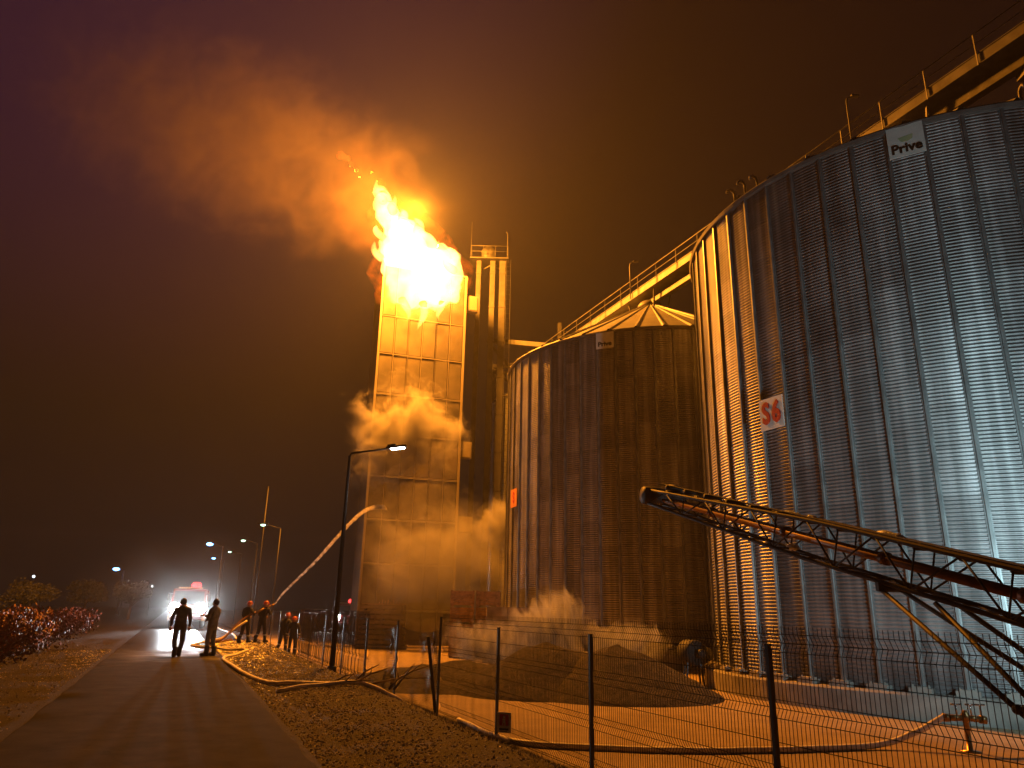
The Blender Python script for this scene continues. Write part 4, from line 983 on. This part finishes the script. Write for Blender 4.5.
o = blob([(x, fy, z, r) for x, z, r in core], 'flame_core', fire_mat('flame_core', (1, .40, .08), 16, .16, .8), .22, .7, 2, None)
o.parent = fire; o.data.transform(Matrix.Translation(-fire.location))
shell = [(x - .1, fy, z + .3, r * 1.35) for x, z, r in core] + [(-10.6, fy, 33.2, .5), (-11.3, fy, 34.0, .35), (-8.2, fy, 30.4, 1.0), (-6.9, fy, 29.0, 1.1), (-5.3, fy, 27.2, 1.1), (-4.4, fy, 25.6, .8)]
o = blob(shell, 'flame_fringe', fire_mat('flame_fringe', (1, .15, .008), 3.2, .44, .9), .4, .8, 7)
o.parent = fire; o.data.transform(Matrix.Translation(-fire.location))
o = blob([(-13.3, fy, 35.2, .35), (-12.9, fy, 34.7, .3), (-12.5, fy, 34.2, .25), (-13.8, fy, 35.4, .4), (-12.2, fy, 33.6, .2)], 'flame_lick', fire_mat('flame_lick', (1, .12, .01), 9, .35, 1.5), .2, .25, 11)
o.parent = fire; o.data.transform(Matrix.Translation(-fire.location))
FIRE_E = 135000
lamp('POINT', 'fire_light', (-7.2, 47.0, 29.0), FIRE_E, (1, .30, .018), fire, shadow_soft_size=1.1)

# ---------------------------------------------------------------- smoke and steam
def smoke_mat(name, dens, thr, ns, col=(.75, .72, .7), stretch=(1, 1, 1), fall=1.0, aniso=.1, det=6, step=.45):
    m = bpy.data.materials.new(name); m.use_nodes = True; t = m.node_tree; t.nodes.clear()
    o = N(t, 'ShaderNodeOutputMaterial'); v = N(t, 'ShaderNodeVolumePrincipled'); v.inputs['Color'].default_value = (*col, 1); v.inputs['Anisotropy'].default_value = aniso
    g = N(t, 'ShaderNodeTexCoord'); ln = N(t, 'ShaderNodeVectorMath', operation='LENGTH'); t.links.new(g.outputs['Object'], ln.inputs[0])
    mp = N(t, 'ShaderNodeMapping'); mp.inputs['Scale'].default_value = stretch; t.links.new(g.outputs['Object'], mp.inputs['Vector'])
    n = N(t, 'ShaderNodeTexNoise'); n.inputs['Scale'].default_value = ns; n.inputs['Detail'].default_value = det; n.inputs['Roughness'].default_value = .62; n.inputs['Distortion'].default_value = 1.1
    t.links.new(mp.outputs[0], n.inputs['Vector'])
    f = mth(t, 'SUBTRACT', 1.0, mth(t, 'POWER', ln.outputs['Value'], 2.0), clamp=True)
    d = mth(t, 'SUBTRACT', mth(t, 'ADD', n.outputs[0], mth(t, 'MULTIPLY', f, .35 * fall)), thr + .35 * fall * .5)
    d = mth(t, 'MULTIPLY', mth(t, 'MAXIMUM', d, 0), mth(t, 'MULTIPLY', mth(t, 'POWER', f, .6), dens))
    t.links.new(d, v.inputs['Density']); t.links.new(v.outputs[0], o.inputs['Volume'])
    m.cycles.volume_step_rate = step
    return m
def cloud(name, c, r, rot, m, label, cat='smoke'):
    g = MB(); g.ball((0, 0, 0), 1, 24, 16); o = g.build(name, m, recalc=True); o.location = c; o.scale = r
    o.rotation_euler = rot; tag(o, label, cat, kind='stuff'); return o
cloud('smoke', (-23.0, 49, 36.8), (21, 6, 10), (0, R(21), 0), smoke_mat('smoke_plume', .21, .42, 2.6, col=(.34,.26,.22), stretch=(2.6, 1, 1.1)), 'smoke plume drifting up and left from the flames')
cloud('smoke', (-11.3, 50.5, 32), (5.2, 3, 7), (0, R(-25), 0), smoke_mat('smoke_near', .16, .44, 2.0, col=(.55, .34, .22)), 'glowing smoke rolling off right beside the flames')
cloud('smoke', (-7.2, 47.9, 12.6), (5.6, 1.5, 6.0), (0, R(14), 0), smoke_mat('smoke_wisps', 20, .57, 2.6), 'orange smoke wisps crossing the middle of the tower')
cloud('smoke', (-4.2, 45.2, 4.0), (6.6, 2.4, 5.8), (0, R(22), 0), smoke_mat('smoke_low', 2.3, .47, 2.4), 'brown smoke hanging at the tower foot')
cloud('smoke', (-.6, 50.5, 7.2), (2.4, 1.2, 2.4), (0, R(-20), 0), smoke_mat('smoke_puff', 9, .46, 1.6), 'orange smoke puff before the elevator legs')
for (x_, y_, z_, rx_, rz_, tl, lb) in ((-.9, 30.5, .3, 2.2, 1.6, 5, 'steam rising at the left end of the grain heaps'), (1.6, 31.0, .9, 2.2, 2.3, -14, 'tallest wisp of steam over the grain heaps, before the block wall'), (4.4, 29.6, .4, 2.4, 1.5, 8, 'thin steam over the rightmost grain heap')):
    cloud('steam', (x_, y_, z_), (rx_, 1.1, rz_), (0, R(tl), 0), smoke_mat('steam_rise', 16, .53, 1.9, col=(.95, .95, .95), stretch=(1.7, .9, .7)), lb, 'steam')
cloud('mist', (-22.0, 53.0, 2.5), (8, 9, 5), (0, 0, R(20)), smoke_mat('road_mist', .04, .35, 1.2, col=(.9, .9, .9), aniso=.5), 'pale mist around the fire engine on the road', 'mist')
HZ = True
if HZ:
    g = MB(); g.box((0, 0, 0), (2, 2, 2)); o = g.build('haze', None); o.location = (0, 0, 24); o.scale = (560, 560, 26.5)
    o.location.z = 24.2
    m = bpy.data.materials.new('haze'); m.use_nodes = True; t = m.node_tree; t.nodes.clear()
    oo = N(t, 'ShaderNodeOutputMaterial'); v = N(t, 'ShaderNodeVolumePrincipled'); v.inputs['Color'].default_value = (.8, .8, .8, 1); v.inputs['Density'].default_value = .0006; v.inputs['Anisotropy'].default_value = .3
    t.links.new(v.outputs[0], oo.inputs['Volume']); o.data.materials.clear(); o.data.materials.append(m); tag(o, 'thin smoky night haze over the whole place', 'haze', kind='stuff')
